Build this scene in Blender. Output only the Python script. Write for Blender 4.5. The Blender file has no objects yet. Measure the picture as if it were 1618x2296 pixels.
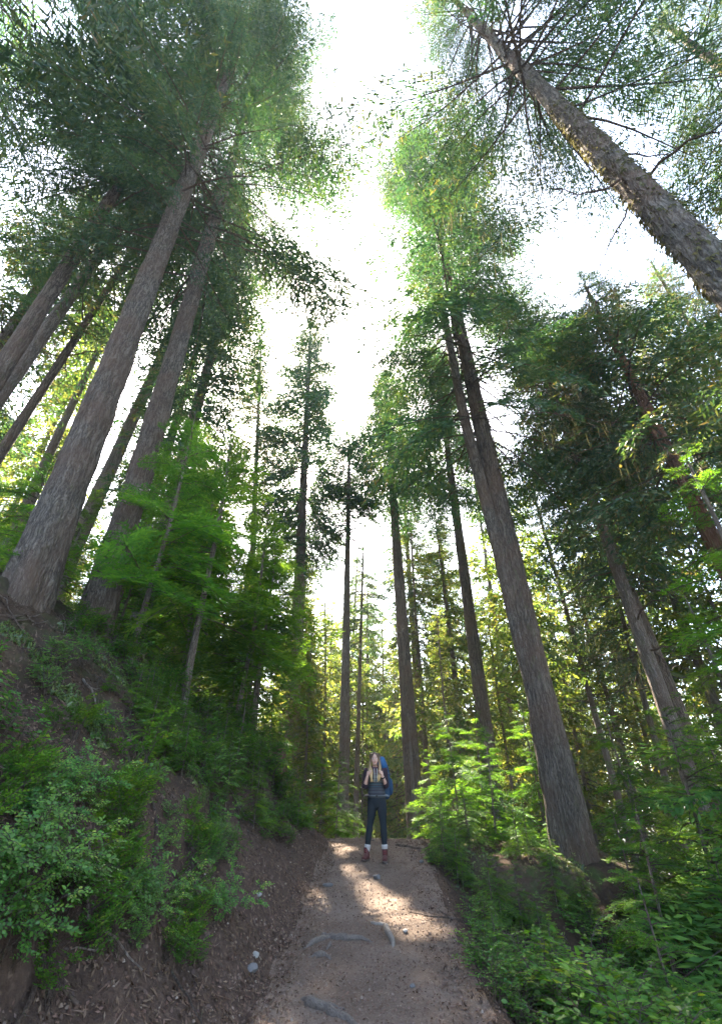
import bpy, bmesh, math, random
import numpy as np
from mathutils import Vector, Matrix

scene = bpy.context.scene
C = scene.collection
rad = math.radians

# ------------------------------------------------------------------ camera, light, exposure
PITCH = 32.5
CAMZ = 1.6
cam_data = bpy.data.cameras.new('camera')
cam_data.sensor_fit = 'VERTICAL'; cam_data.sensor_height = 36; cam_data.sensor_width = 36
cam_data.lens = 16.0
cam_data.clip_start = 0.05; cam_data.clip_end = 3000
cam = bpy.data.objects.new('camera', cam_data); C.objects.link(cam)
cam.location = (0, 0, CAMZ); cam.rotation_euler = (rad(90 + PITCH), 0, 0)
scene.camera = cam

SUN_AZ, SUN_EL = -12.0, 48.0          # degrees left of the view direction, above the horizon
S = np.array([math.sin(rad(SUN_AZ)) * math.cos(rad(SUN_EL)), math.cos(rad(SUN_AZ)) * math.cos(rad(SUN_EL)), math.sin(rad(SUN_EL))])
world = bpy.data.worlds.new('World'); scene.world = world; world.use_nodes = True
wn = world.node_tree
sky = wn.nodes.new('ShaderNodeTexSky'); sky.sky_type = 'NISHITA'; sky.sun_disc = False
sky.sun_elevation = rad(SUN_EL); sky.sun_rotation = rad(SUN_AZ); sky.dust_density = 2.5; sky.air_density = 1.0; sky.ozone_density = 1.0
wn.links.new(sky.outputs[0], wn.nodes['Background'].inputs[0])
wn.nodes['Background'].inputs[1].default_value = 0.095
sl = bpy.data.lights.new('sun', 'SUN'); sl.energy = 4.9; sl.angle = rad(0.5); sl.color = (1.0, 0.90, 0.74)
sun = bpy.data.objects.new('sun', sl); C.objects.link(sun)
sun.rotation_euler = Vector((-S[0], -S[1], -S[2])).to_track_quat('-Z', 'Y').to_euler()
scene.view_settings.view_transform = 'Standard'; scene.view_settings.look = 'None'
scene.view_settings.gamma = 1; scene.view_settings.use_curve_mapping = False
scene.view_settings.exposure = 3.65

# ------------------------------------------------------------------ helpers
F_PX = 1020.0
cp, sp_ = math.cos(rad(PITCH)), math.sin(rad(PITCH))
def ray(px, py):                       # direction with unit depth for a spot of the photograph (1618 x 2296)
    r = (px - 809) / F_PX; u = (1148 - py) / F_PX
    return np.array([r, cp - u * sp_, sp_ + u * cp])
def at(px, py, zc):
    return np.array([0, 0, CAMZ]) + ray(px, py) * zc

_rt = np.random.default_rng(5)
T2 = _rt.random((256, 256)); T3 = _rt.random((64, 64, 64))
def n2(x, y):
    x = np.asarray(x, float); y = np.asarray(y, float)
    xi = np.floor(x).astype(int); yi = np.floor(y).astype(int)
    fx = x - xi; fy = y - yi; fx = fx * fx * (3 - 2 * fx); fy = fy * fy * (3 - 2 * fy)
    a = T2[xi & 255, yi & 255]; b = T2[(xi + 1) & 255, yi & 255]; c = T2[xi & 255, (yi + 1) & 255]; d = T2[(xi + 1) & 255, (yi + 1) & 255]
    return (a * (1 - fx) + b * fx) * (1 - fy) + (c * (1 - fx) + d * fx) * fy - 0.5
def fbm2(x, y, o=4):
    s = 0; a = 1
    for i in range(o):
        s = s + a * n2(x * 2 ** i + 17.3 * i, y * 2 ** i + 9.1 * i); a *= 0.5
    return s
def n3(x, y, z):
    xi = np.floor(x).astype(int); yi = np.floor(y).astype(int); zi = np.floor(z).astype(int)
    fx = x - xi; fy = y - yi; fz = z - zi
    fx = fx * fx * (3 - 2 * fx); fy = fy * fy * (3 - 2 * fy); fz = fz * fz * (3 - 2 * fz)
    r = 0
    for i in (0, 1):
        for j in (0, 1):
            for k in (0, 1):
                w = (fx if i else 1 - fx) * (fy if j else 1 - fy) * (fz if k else 1 - fz)
                r = r + w * T3[(xi + i) & 63, (yi + j) & 63, (zi + k) & 63]
    return r - 0.5
def sstep(x, a, b):
    t = np.clip((x - a) / (b - a), 0, 1); return t * t * (3 - 2 * t)
def norm(v):
    v = np.asarray(v, float); return v / (np.linalg.norm(v, axis=-1, keepdims=True) + 1e-9)

def tag(o, label=None, cat=None, group=None, kind=None):
    if label: o['label'] = label
    if cat: o['category'] = cat
    if group: o['group'] = group
    if kind: o['kind'] = kind
    return o
def thing(name, label, cat, loc=(0, 0, 0), rz=0, group=None):
    o = bpy.data.objects.new(name, None); C.objects.link(o)
    o.empty_display_size = 0.2
    o.location = [float(v) for v in loc]; o.rotation_euler = (0, 0, rz)
    return tag(o, label, cat, group)
def link(name, me, parent=None):
    o = bpy.data.objects.new(name, me); C.objects.link(o)
    if parent: o.parent = parent
    return o
def dup(root, loc, rz=0, scale=1.0, label=None, group=None, tilt=(0, 0)):
    r = root.copy(); C.objects.link(r)
    r.location = [float(v) for v in loc]; r.rotation_euler = (tilt[0], tilt[1], rz)
    r.scale = (scale, scale, scale) if np.isscalar(scale) else scale
    if label: r['label'] = label
    if group: r['group'] = group
    for ch in list(root.children):
        c = ch.copy(); C.objects.link(c); c.parent = r
        for g in list(ch.children):
            d = g.copy(); C.objects.link(d); d.parent = c
    return r

def quads_mesh(name, q, mats, tint=None, mat_idx=None, smooth=False):
    q = np.asarray(q, np.float32); n = len(q)
    me = bpy.data.meshes.new(name)
    me.vertices.add(n * 4); me.vertices.foreach_set('co', q.reshape(-1))
    me.loops.add(n * 4); me.loops.foreach_set('vertex_index', np.arange(n * 4, dtype=np.int32))
    me.polygons.add(n); me.polygons.foreach_set('loop_start', np.arange(0, n * 4, 4, dtype=np.int32))
    for m in (mats if isinstance(mats, (list, tuple)) else [mats]): me.materials.append(m)
    if mat_idx is not None: me.polygons.foreach_set('material_index', np.asarray(mat_idx, np.int32))
    if smooth: me.polygons.foreach_set('use_smooth', np.ones(n, bool))
    me.update(calc_edges=True)
    if tint is not None:
        a = me.attributes.new('tint', 'FLOAT', 'FACE'); a.data.foreach_set('value', np.asarray(tint, np.float32))
    return me
def grid_mesh(name, V, mats, closed=True, cap=True, smooth=True, tint=None):   # V (rings, seg, 3)
    R, N, _ = V.shape
    i, j = np.meshgrid(np.arange(R - 1), np.arange(N if closed else N - 1), indexing='ij')
    j2 = (j + 1) % N
    F = np.stack([i * N + j, i * N + j2, (i + 1) * N + j2, (i + 1) * N + j], -1).reshape(-1, 4)
    faces = F.tolist()
    if cap and closed: faces.append(list(range(N))[::-1]); faces.append([(R - 1) * N + k for k in range(N)])
    me = bpy.data.meshes.new(name); me.from_pydata(V.reshape(-1, 3).tolist(), [], faces)
    for m in (mats if isinstance(mats, (list, tuple)) else [mats]): me.materials.append(m)
    if smooth: me.polygons.foreach_set('use_smooth', np.ones(len(me.polygons), bool))
    me.update(); return me
def frames(P):
    P = np.asarray(P, float); t = np.gradient(P, axis=0); t = norm(t)
    up = np.array([0.13, 0.21, 0.97]) if abs(t[0][2]) < 0.8 else np.array([0.95, 0.2, 0.1])
    a = np.zeros_like(P); b = np.zeros_like(P)
    u = norm(up - t[0] * np.dot(up, t[0]))
    for i in range(len(P)):
        u = norm(u - t[i] * np.dot(u, t[i])); a[i] = u; b[i] = np.cross(t[i], u)
    return t, a, b
def tube_rings(P, r, seg=6, rb=None):
    P = np.asarray(P, float); r = np.broadcast_to(np.asarray(r, float), (len(P),)); rb = r if rb is None else np.broadcast_to(np.asarray(rb, float), (len(P),))
    t, a, b = frames(P); th = np.arange(seg) * 2 * math.pi / seg
    return P[:, None, :] + a[:, None, :] * (np.cos(th)[None, :, None] * r[:, None, None]) + b[:, None, :] * (np.sin(th)[None, :, None] * rb[:, None, None])
def rings_quads(V):
    V2 = np.roll(V, -1, axis=1)
    return np.stack([V[:-1], V2[:-1], V2[1:], V[1:]], 2).reshape(-1, 4, 3)
def tube_quads(P, r, seg=4): return rings_quads(tube_rings(P, r, seg))
def wander(p0, p1, n, amp, rng, sag=0.0):
    t = np.linspace(0, 1, n)[:, None]; p = np.asarray(p0) * (1 - t) + np.asarray(p1) * t
    w = np.cumsum(rng.normal(0, 1, (n, 3)), 0); w -= w[0] + (w[-1] - w[0]) * t
    L = np.linalg.norm(np.asarray(p1) - np.asarray(p0))
    p = p + w * amp * L / max(1, math.sqrt(n)); p[:, 2] -= sag * 4 * (t * (1 - t))[:, 0]
    return p

# ------------------------------------------------------------------ materials
def mat(name):
    m = bpy.data.materials.new(name); m.use_nodes = True
    nt = m.node_tree; nt.nodes.clear(); out = nt.nodes.new('ShaderNodeOutputMaterial')
    return m, nt, out
def N(nt, t, **kw):
    n = nt.nodes.new(t)
    for k, v in kw.items(): setattr(n, k, v)
    return n
def setin(n, **kw):
    for k, v in kw.items(): n.inputs[k.replace('_', ' ')].default_value = v
    return n
def ramp(nt, fac, stops):
    r = N(nt, 'ShaderNodeValToRGB'); e = r.color_ramp.elements
    while len(e) < len(stops): e.new(0.5)
    for k, (p, c) in enumerate(stops): e[k].position = p; e[k].color = (*c, 1)
    nt.links.new(fac, r.inputs[0]); return r.outputs[0]
def mixc(nt, fac, a, b, mode='MIX'):
    m = N(nt, 'ShaderNodeMix', data_type='RGBA', blend_type=mode)
    for s, v in ((0, fac), (6, a), (7, b)):
        if hasattr(v, 'is_output'): nt.links.new(v, m.inputs[s])
        else: m.inputs[s].default_value = v if s == 0 else (*v, 1)
    return m.outputs[2]
def noise(nt, vec, scale, detail=4, rough=0.55):
    n = N(nt, 'ShaderNodeTexNoise'); n.inputs['Scale'].default_value = scale; n.inputs['Detail'].default_value = detail; n.inputs['Roughness'].default_value = rough
    if vec is not None: nt.links.new(vec, n.inputs['Vector'])
    return n.outputs['Fac']
def mapped(nt, out, scale):
    m = N(nt, 'ShaderNodeMapping'); m.inputs['Scale'].default_value = scale; nt.links.new(out, m.inputs['Vector']); return m.outputs[0]
def bump(nt, h, strength, dist):
    b = N(nt, 'ShaderNodeBump'); b.inputs['Strength'].default_value = strength; b.inputs['Distance'].default_value = dist
    nt.links.new(h, b.inputs['Height']); return b.outputs[0]

def foliage_mat(name, stops, trans=0.48, tcol=(1.65, 1.6, 0.45), gloss=0.06):
    m, nt, out = mat(name)
    at_ = N(nt, 'ShaderNodeAttribute', attribute_name='tint')
    oi = N(nt, 'ShaderNodeObjectInfo')
    hs = N(nt, 'ShaderNodeHueSaturation')
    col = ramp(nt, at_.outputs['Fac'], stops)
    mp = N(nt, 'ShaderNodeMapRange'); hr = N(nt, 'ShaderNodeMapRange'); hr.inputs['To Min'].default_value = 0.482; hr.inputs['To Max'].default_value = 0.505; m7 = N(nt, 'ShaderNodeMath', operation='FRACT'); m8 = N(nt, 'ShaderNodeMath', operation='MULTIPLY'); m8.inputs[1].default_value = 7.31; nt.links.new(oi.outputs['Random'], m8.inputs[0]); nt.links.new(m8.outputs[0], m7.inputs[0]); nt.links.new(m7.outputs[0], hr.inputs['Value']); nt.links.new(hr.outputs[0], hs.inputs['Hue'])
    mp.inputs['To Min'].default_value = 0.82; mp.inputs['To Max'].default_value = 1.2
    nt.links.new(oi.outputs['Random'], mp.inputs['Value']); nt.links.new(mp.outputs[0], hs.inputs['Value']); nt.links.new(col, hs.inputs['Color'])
    d = N(nt, 'ShaderNodeBsdfDiffuse'); t = N(nt, 'ShaderNodeBsdfTranslucent')
    nt.links.new(hs.outputs[0], d.inputs[0])
    tc = mixc(nt, 1.0, hs.outputs[0], tcol, 'MULTIPLY'); nt.links.new(tc, t.inputs[0])
    mx = N(nt, 'ShaderNodeMixShader'); mx.inputs[0].default_value = trans
    nt.links.new(d.outputs[0], mx.inputs[1]); nt.links.new(t.outputs[0], mx.inputs[2])
    g = N(nt, 'ShaderNodeBsdfGlossy'); g.inputs['Roughness'].default_value = 0.45
    m2 = N(nt, 'ShaderNodeMixShader'); m2.inputs[0].default_value = gloss
    nt.links.new(mx.outputs[0], m2.inputs[1]); nt.links.new(g.outputs[0], m2.inputs[2])
    nt.links.new(m2.outputs[0], out.inputs[0]); return m
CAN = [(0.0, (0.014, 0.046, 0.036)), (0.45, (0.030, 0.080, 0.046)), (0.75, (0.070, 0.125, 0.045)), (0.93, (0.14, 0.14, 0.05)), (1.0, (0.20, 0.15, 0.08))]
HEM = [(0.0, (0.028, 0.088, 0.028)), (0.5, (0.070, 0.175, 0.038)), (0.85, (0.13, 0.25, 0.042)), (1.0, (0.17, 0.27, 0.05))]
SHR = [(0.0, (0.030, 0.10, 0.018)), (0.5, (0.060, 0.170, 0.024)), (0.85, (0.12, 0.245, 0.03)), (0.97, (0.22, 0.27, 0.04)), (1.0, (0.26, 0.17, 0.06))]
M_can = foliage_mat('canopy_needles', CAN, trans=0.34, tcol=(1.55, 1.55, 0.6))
M_hem = foliage_mat('hemlock_needles', HEM, trans=0.52, tcol=(1.7, 1.6, 0.5), gloss=0.02)
M_shr = foliage_mat('shrub_leaves', SHR, trans=0.42, gloss=0.03)
M_moss = foliage_mat('moss_tufts', [(0, (0.03, 0.06, 0.012)), (0.6, (0.07, 0.11, 0.02)), (1, (0.13, 0.16, 0.03))], trans=0.3)
M_lich = foliage_mat('beard_lichen', [(0, (0.07, 0.07, 0.035)), (1, (0.17, 0.155, 0.075))], trans=0.4, tcol=(1.1, 1.05, 0.8), gloss=0.0)
M_lit = foliage_mat('dry_litter', [(0, (0.05, 0.032, 0.022)), (0.5, (0.12, 0.075, 0.05)), (0.85, (0.17, 0.115, 0.08)), (1, (0.28, 0.225, 0.18))], trans=0.05, gloss=0.02)

def bark_mat(name, ridge, furrow, scale=(9, 9, 2.6), moss=0.35, warm=(0.20, 0.12, 0.08)):
    m, nt, out = mat(name)
    tc = N(nt, 'ShaderNodeTexCoord'); o = tc.outputs['Object']
    wob = N(nt, 'ShaderNodeTexNoise'); wob.inputs['Scale'].default_value = 3.0; nt.links.new(o, wob.inputs['Vector'])
    ad = N(nt, 'ShaderNodeVectorMath', operation='MULTIPLY_ADD'); nt.links.new(wob.outputs['Color'], ad.inputs[0]); ad.inputs[1].default_value = (0.12, 0.12, 0.25); nt.links.new(o, ad.inputs[2])
    v = N(nt, 'ShaderNodeTexVoronoi', feature='DISTANCE_TO_EDGE'); v.inputs['Scale'].default_value = 1.6
    nt.links.new(mapped(nt, ad.outputs[0], scale), v.inputs['Vector'])
    rd = N(nt, 'ShaderNodeTexNoise'); rd.inputs['Scale'].default_value = 1.0; rd.inputs['Detail'].default_value = 5; rd.inputs['Roughness'].default_value = 0.6
    nt.links.new(mapped(nt, ad.outputs[0], (scale[0] * 1.1, scale[1] * 1.1, scale[2] * 0.38)), rd.inputs['Vector'])
    r1 = N(nt, 'ShaderNodeMath', operation='SUBTRACT'); nt.links.new(rd.outputs['Fac'], r1.inputs[0]); r1.inputs[1].default_value = 0.5
    r2 = N(nt, 'ShaderNodeMath', operation='ABSOLUTE'); nt.links.new(r1.outputs[0], r2.inputs[0])
    r3 = N(nt, 'ShaderNodeMapRange'); r3.inputs['From Max'].default_value = 0.11; nt.links.new(r2.outputs[0], r3.inputs['Value'])
    fn = noise(nt, mapped(nt, o, (22, 22, 9)), 2.0, 6, 0.7)
    h0 = N(nt, 'ShaderNodeMapRange'); h0.inputs['From Max'].default_value = 0.30; h0.inputs['To Min'].default_value = 0.35; nt.links.new(v.outputs['Distance'], h0.inputs['Value'])
    hh = N(nt, 'ShaderNodeMath', operation='MULTIPLY'); nt.links.new(h0.outputs[0], hh.inputs[0]); nt.links.new(r3.outputs[0], hh.inputs[1])
    mu = N(nt, 'ShaderNodeMath', operation='MULTIPLY_ADD'); nt.links.new(fn, mu.inputs[0]); mu.inputs[1].default_value = 0.7; nt.links.new(hh.outputs[0], mu.inputs[2])
    col = ramp(nt, mu.outputs[0], [(0.18, furrow), (0.62, tuple(0.6 * a + 0.4 * b for a, b in zip(ridge, furrow))), (1.1 / 1.2, ridge)])
    big = noise(nt, o, 0.9, 3)
    bw = ramp(nt, big, [(0.42, (0, 0, 0)), (0.62, (1, 1, 1))])
    col = mixc(nt, bw, col, mixc(nt, 0.55, col, warm))
    lich = noise(nt, mapped(nt, o, (4, 4, 1.6)), 2.2, 5, 0.7)
    lw = ramp(nt, lich, [(0.62 - 0.10 * moss, (0, 0, 0)), (0.72 - 0.06 * moss, (moss, moss, moss))])
    col = mixc(nt, lw, col, (0.16, 0.17, 0.075))
    p = N(nt, 'ShaderNodeBsdfPrincipled'); p.inputs['Roughness'].default_value = 0.92; p.inputs['Specular IOR Level'].default_value = 0.2
    nt.links.new(col, p.inputs['Base Color']); nt.links.new(bump(nt, mu.outputs[0], 1.0, 0.06), p.inputs['Normal'])
    nt.links.new(p.outputs[0], out.inputs[0]); return m
M_bark = bark_mat('grey_scaly_bark', (0.265, 0.218, 0.172), (0.026, 0.019, 0.016), scale=(15, 15, 5.5))
M_bark2 = bark_mat('brown_furrowed_bark', (0.225, 0.178, 0.138), (0.022, 0.015, 0.011), scale=(14, 14, 2.6), moss=0.5)
M_bark3 = bark_mat('fine_bark', (0.30, 0.25, 0.205), (0.06, 0.045, 0.035), scale=(16, 16, 5), moss=0.6)
M_shag = bark_mat('shaggy_bark', (0.25, 0.215, 0.175), (0.03, 0.022, 0.018), scale=(11, 11, 4.0), moss=0.75)
M_red = bark_mat('reddish_bark', (0.26, 0.15, 0.10), (0.06, 0.03, 0.02), scale=(10, 10, 1.4), moss=0.25, warm=(0.28, 0.12, 0.07))
M_dead = bark_mat('weathered_wood', (0.30, 0.26, 0.22), (0.10, 0.075, 0.06), scale=(20, 20, 1.0), moss=0.1)
M_limb = bark_mat('limb_bark', (0.13, 0.10, 0.08), (0.04, 0.03, 0.025), scale=(16, 16, 6), moss=0.7)
M_root = None

def simple(name, col, rough=0.8, var=0.25, scale=40, bmp=0.0, spec=0.3, trans=0.0):
    m, nt, out = mat(name)
    tc = N(nt, 'ShaderNodeTexCoord'); f = noise(nt, tc.outputs['Object'], scale, 4)
    c = mixc(nt, f, tuple(x * (1 - var) for x in col), tuple(min(1, x * (1 + var)) for x in col))
    p = N(nt, 'ShaderNodeBsdfPrincipled'); p.inputs['Roughness'].default_value = rough; p.inputs['Specular IOR Level'].default_value = spec
    nt.links.new(c, p.inputs['Base Color'])
    if bmp: nt.links.new(bump(nt, f, bmp, 0.02), p.inputs['Normal'])
    nt.links.new(p.outputs[0], out.inputs[0]); return m
M_proot = simple('bleached_root', (0.175, 0.15, 0.125), 0.75, 0.4, 40, 0.6); M_root = simple('worn_root', (0.115, 0.092, 0.076), 0.75, 0.6, 55, 0.9); M_stone = simple('pale_stone', (0.24, 0.225, 0.205), 0.85, 0.3, 12, 0.4)
M_stone2 = simple('grey_stone', (0.12, 0.112, 0.108), 0.85, 0.3, 12, 0.4)

def soil_mat(name, kind):
    m, nt, out = mat(name)
    g = N(nt, 'ShaderNodeNewGeometry'); o = g.outputs['Position']
    a = noise(nt, o, 1.3, 5, 0.6); b = noise(nt, o, 16, 6, 0.75); c = noise(nt, o, 70, 3, 0.7)
    if kind == 'path':
        col = ramp(nt, a, [(0.3, (0.105, 0.074, 0.054)), (0.5, (0.150, 0.106, 0.078)), (0.7, (0.198, 0.147, 0.114))])
        col = mixc(nt, ramp(nt, b, [(0.45, (0, 0, 0)), (0.75, (0.7, 0.7, 0.7))]), col, (0.10, 0.065, 0.045))
        col = mixc(nt, ramp(nt, c, [(0.55, (0, 0, 0)), (0.72, (0.6, 0.6, 0.6))]), col, (0.34, 0.28, 0.24))
    else:
        col = ramp(nt, a, [(0.3, (0.04, 0.026, 0.019)), (0.52, (0.065, 0.042, 0.028)), (0.7, (0.10, 0.062, 0.038))])
        col = mixc(nt, ramp(nt, b, [(0.42, (0, 0, 0)), (0.7, (0.75, 0.75, 0.75))]), col, (0.035, 0.024, 0.018))
        at_ = N(nt, 'ShaderNodeAttribute', attribute_name='bare')
        bare = ramp(nt, b, [(0.3, (0.045, 0.028, 0.021)), (0.55, (0.082, 0.053, 0.038)), (0.75, (0.14, 0.094, 0.068))])
        col = mixc(nt, at_.outputs['Fac'], col, bare)
        ms = noise(nt, o, 2.1, 5, 0.65)
        at2 = N(nt, 'ShaderNodeAttribute', attribute_name='mossy')
        mm = N(nt, 'ShaderNodeMath', operation='MULTIPLY'); nt.links.new(at2.outputs['Fac'], mm.inputs[0]); nt.links.new(ramp(nt, ms, [(0.47, (0, 0, 0)), (0.6, (1, 1, 1))]), mm.inputs[1])
        col = mixc(nt, mm.outputs[0], col, (0.05, 0.085, 0.018))
    h = N(nt, 'ShaderNodeMath', operation='MULTIPLY_ADD'); nt.links.new(c, h.inputs[0]); h.inputs[1].default_value = 0.5; nt.links.new(b, h.inputs[2])
    p = N(nt, 'ShaderNodeBsdfPrincipled'); p.inputs['Roughness'].default_value = 0.95; p.inputs['Specular IOR Level'].default_value = 0.15
    nt.links.new(col, p.inputs['Base Color']); nt.links.new(bump(nt, h.outputs[0], 0.8, 0.04), p.inputs['Normal'])
    nt.links.new(p.outputs[0], out.inputs[0]); return m
M_path = soil_mat('packed_trail_dirt', 'path')
M_soil = soil_mat('forest_soil', 'soil')

# ------------------------------------------------------------------ terrain
_hy = np.array([-60, -10, 0, 2, 5, 8, 10, 11.8, 13, 15, 19, 25, 40, 80, 200, 900.0])
_hz = np.array([-8, -1.2, -0.15, 0.0, 0.17, 0.47, 0.73, 0.92, 0.90, 0.72, 0.35, 0.0, -2.0, -7, -22, -60.0])
def hp(y):
    return sum(np.interp(y + k * 0.45, _hy, _hz) for k in (-2, -1, 0, 1, 2)) / 5
def xl(y): return -0.85 + 0.03 * (np.clip(y, -5, 11.5) - 5) - 0.30 * np.clip(y - 11.5, 0, 40) - 0.02 * np.clip(-y, 0, 50)
def xr(y): return 1.03 + 0.035 * (np.clip(y, -5, 12) - 5) - 0.16 * np.clip(y - 12.5, 0, 40)
def h_raw(x, y):
    x = np.asarray(x, float); y = np.asarray(y, float)
    z = hp(y)
    wob = 0.14 * fbm2(x * 0.0 + 3.3, y * 1.1, 3) + 0.05 * fbm2(x * 3, y * 3, 2)
    s = xl(y) - x + wob
    sp = np.clip(s, 0, None)
    lip = 1.0 + 0.5 * fbm2(y * 0.9 + 40, 0 * y, 3)
    bank = 0.80 * np.clip(sp, 0, 1.2) - 0.12 * (1 - np.exp(-sp * 5)) * 0 + 0.30 * sstep(sp, lip, lip + 0.12) + 0.76 * np.clip(sp - 1.2, 0, 3.9) + 0.42 * np.clip(sp - 5.1, 0, 9) + 0.1 * np.clip(sp - 14, 0, 60)
    bank = bank * (1 - 0.55 * sstep(y, 13, 26)) + 0.10 * sstep(sp, 0, .5) * fbm2(x * 1.7, y * 1.7, 4) + 0.35 * sstep(sp, 1, 4) * fbm2(x * .5 + 7, y * .5, 3)
    q = np.clip(x - xr(y) + wob * 0.8, 0, None)
    d1 = 0.12 * sstep(q, 0, 0.3) + 0.78 * np.clip(q - 0.1, 0, 2.6) + 0.30 * np.clip(q - 2.7, 0, 9) + 0.08 * np.clip(q - 11, 0, 60)
    d2 = 0.05 * np.clip(q, 0, 3.6) + 0.30 * np.clip(q - 3.6, 0, 10) + 0.08 * np.clip(q - 13.6, 0, 60)
    k = sstep(y, 8.0, 10.6)
    drop = d1 * (1 - k) + d2 * k
    off = sstep(sp, 0, 0.4) + sstep(q, 0, 0.5)
    z = z + bank - drop + 0.13 * sstep(q, 0, 0.8) * fbm2(x * 1.4 + 11, y * 1.4, 4)
    z = z + sstep(sp, 0.1, .6) * (0.10 * fbm2(x * 3.3 + 50, y * 3.3, 4) + 0.07 * np.abs(fbm2(x * 6 + 9, y * 6, 3)))
    z = z + 0.030 * fbm2(x * 2.2, y * 2.2, 3) * (1 + off) + 0.012 * fbm2(x * 11, y * 11, 3) * (1 + 1.5 * off)
    return z
def hz(x, y): return float(h_raw(np.array([x]), np.array([y]))[0])
def axis(lo, hi, fine, far_lo, far_hi, n):
    c = np.arange(lo, hi + 1e-6, fine)
    a = lo - np.geomspace(fine, lo - far_lo, n)[::1]; b = hi + np.geomspace(fine, far_hi - hi, n)
    return np.concatenate([a[::-1], c, b])
def build_terrain():
    xs = axis(-7.2, 5.2, 0.05, -700, 700, 60); ys = axis(1.2, 13.5, 0.055, -60, 900, 60)
    X, Y = np.meshgrid(xs, ys, indexing='xy'); Z = h_raw(X, Y)
    nx, ny = len(xs), len(ys)
    i, j = np.meshgrid(np.arange(nx - 1), np.arange(ny - 1), indexing='xy')
    Fq = np.stack([j * nx + i, j * nx + i + 1, (j + 1) * nx + i + 1, (j + 1) * nx + i], -1).reshape(-1, 4)
    cx = 0.25 * (X[:-1, :-1] + X[1:, :-1] + X[:-1, 1:] + X[1:, 1:]).reshape(-1); cy = 0.25 * (Y[:-1, :-1] + Y[1:, :-1] + Y[:-1, 1:] + Y[1:, 1:]).reshape(-1)
    wl = 0.10 * fbm2(cx * 2.5, cy * 2.5, 4)
    isp = (cx > xl(cy) + wl) & (cx < xr(cy) + wl) & (cy > -30) & (cy < 40)
    isb = (~isp) & (cx <= xl(cy) + wl + 0.01) & (cy < 26) & (cx > -16) & (cy > -30)
    P = np.stack([X, Y, Z], -1).reshape(-1, 3)
    sl = np.clip(xl(P[:, 1]) - P[:, 0], 0, None); sr = np.clip(P[:, 0] - xr(P[:, 1]), 0, None)
    nb = fbm2(P[:, 0] * 1.6 + 5, P[:, 1] * 1.6, 4)
    bare = np.where(P[:, 0] < xl(P[:, 1]), 1 - sstep(sl + nb * 1.0 + 0.7 * sstep(P[:, 1], 7.5, 9.5), 0.8, 1.6), 0.2 * (1 - sstep(sr + nb * 0.4, 0.0, 0.3)))
    moss = np.where(P[:, 0] < 0, sstep(sl + 1.4 * nb, 1.3, 2.4) * (0.25 + 0.75 * sstep(P[:, 1] + P[:, 0] * 0.3, 5.5, 9)), sstep(sr, 0.4, 1.5) * 0.7)
    for name, msk, m in (('path', isp, M_path), ('bank', isb, M_soil), ('ground', ~(isp | isb), M_soil)):
        F = Fq[msk]; used, inv = np.unique(F, return_inverse=True); inv = inv.reshape(-1, 4)
        me = bpy.data.meshes.new(name); me.vertices.add(len(used)); me.vertices.foreach_set('co', P[used].astype(np.float32).reshape(-1))
        me.loops.add(len(F) * 4); me.loops.foreach_set('vertex_index', inv.astype(np.int32).reshape(-1))
        me.polygons.add(len(F)); me.polygons.foreach_set('loop_start', np.arange(0, len(F) * 4, 4, dtype=np.int32))
        me.polygons.foreach_set('use_smooth', np.ones(len(F), bool)); me.materials.append(m); me.update(calc_edges=True)
        for an, av in (('bare', bare), ('mossy', moss)):
            a_ = me.attributes.new(an, 'FLOAT', 'POINT'); a_.data.foreach_set('value', av[used].astype(np.float32))
        tag(link(name, me), kind='structure')
build_terrain()

# ------------------------------------------------------------------ foliage building blocks
def cards(p, d, w, ln, wd):           # rhombic needle clumps: base points, directions, side vectors, lengths, widths
    d = d * ln[:, None]; w = w * (wd * 0.5)[:, None]
    return np.stack([p, p + d * 0.45 + w, p + d, p + d * 0.45 - w], 1)
def branch_template(seed, nsec, step, ln, wd, droop, hang, start=0.2, fan=0.40, curl=0.0, rnd=0.22, flat=0.55):
    rng = np.random.default_rng(seed); P = []; D = []; W = []; L = []; Wd = []; T = []
    def ax(t): return np.array([t * (1 - 0.10 * t), 0.05 * math.sin(3 * t + seed), -droop * t * t + curl * max(0, t - .6)])
    for i in range(nsec):
        t = start + (1 - start) * (i + rng.random()) / nsec
        for sd in (-1, 1):
            if rng.random() < 0.08: continue
            l = fan * (1.02 - t) ** 0.65 * (0.45 + 0.55 * min(1, (t - start) / 0.25)) * rng.uniform(0.65, 1.2) + 0.03
            a = rad(rng.uniform(42, 68)); dr = np.array([math.cos(a), sd * math.sin(a), rng.normal(-0.10, 0.12) - hang * 0.4])
            m = max(2, int(l / step)); b = ax(t); ct = rng.random()
            for j in range(m):
                u = (j + 0.6) / m; p = b + dr * l * u; p[2] -= hang * l * u * u * 0.6
                for s2 in (-1, 1):
                    e = norm(dr * 0.75 + s2 * 0.65 * np.cross(dr, [0, 0, 1]) + rng.normal(0, rnd, 3) + np.array([0, 0, -hang * rng.random()]))
                    P.append(p + rng.normal(0, step * 0.25, 3)); D.append(e)
                    side = np.cross(e, norm(np.array([0, 0, 1.0]) + rng.normal(0, flat, 3))); W.append(norm(side))
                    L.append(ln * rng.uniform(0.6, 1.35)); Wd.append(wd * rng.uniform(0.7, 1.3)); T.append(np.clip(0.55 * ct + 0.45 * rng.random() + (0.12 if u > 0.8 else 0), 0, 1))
    q = cards(np.array(P), np.array(D), np.array(W), np.array(L), np.array(Wd))
    axp = np.array([ax(t) for t in np.linspace(0, 1, 6)])
    return q, np.array(T), axp
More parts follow.
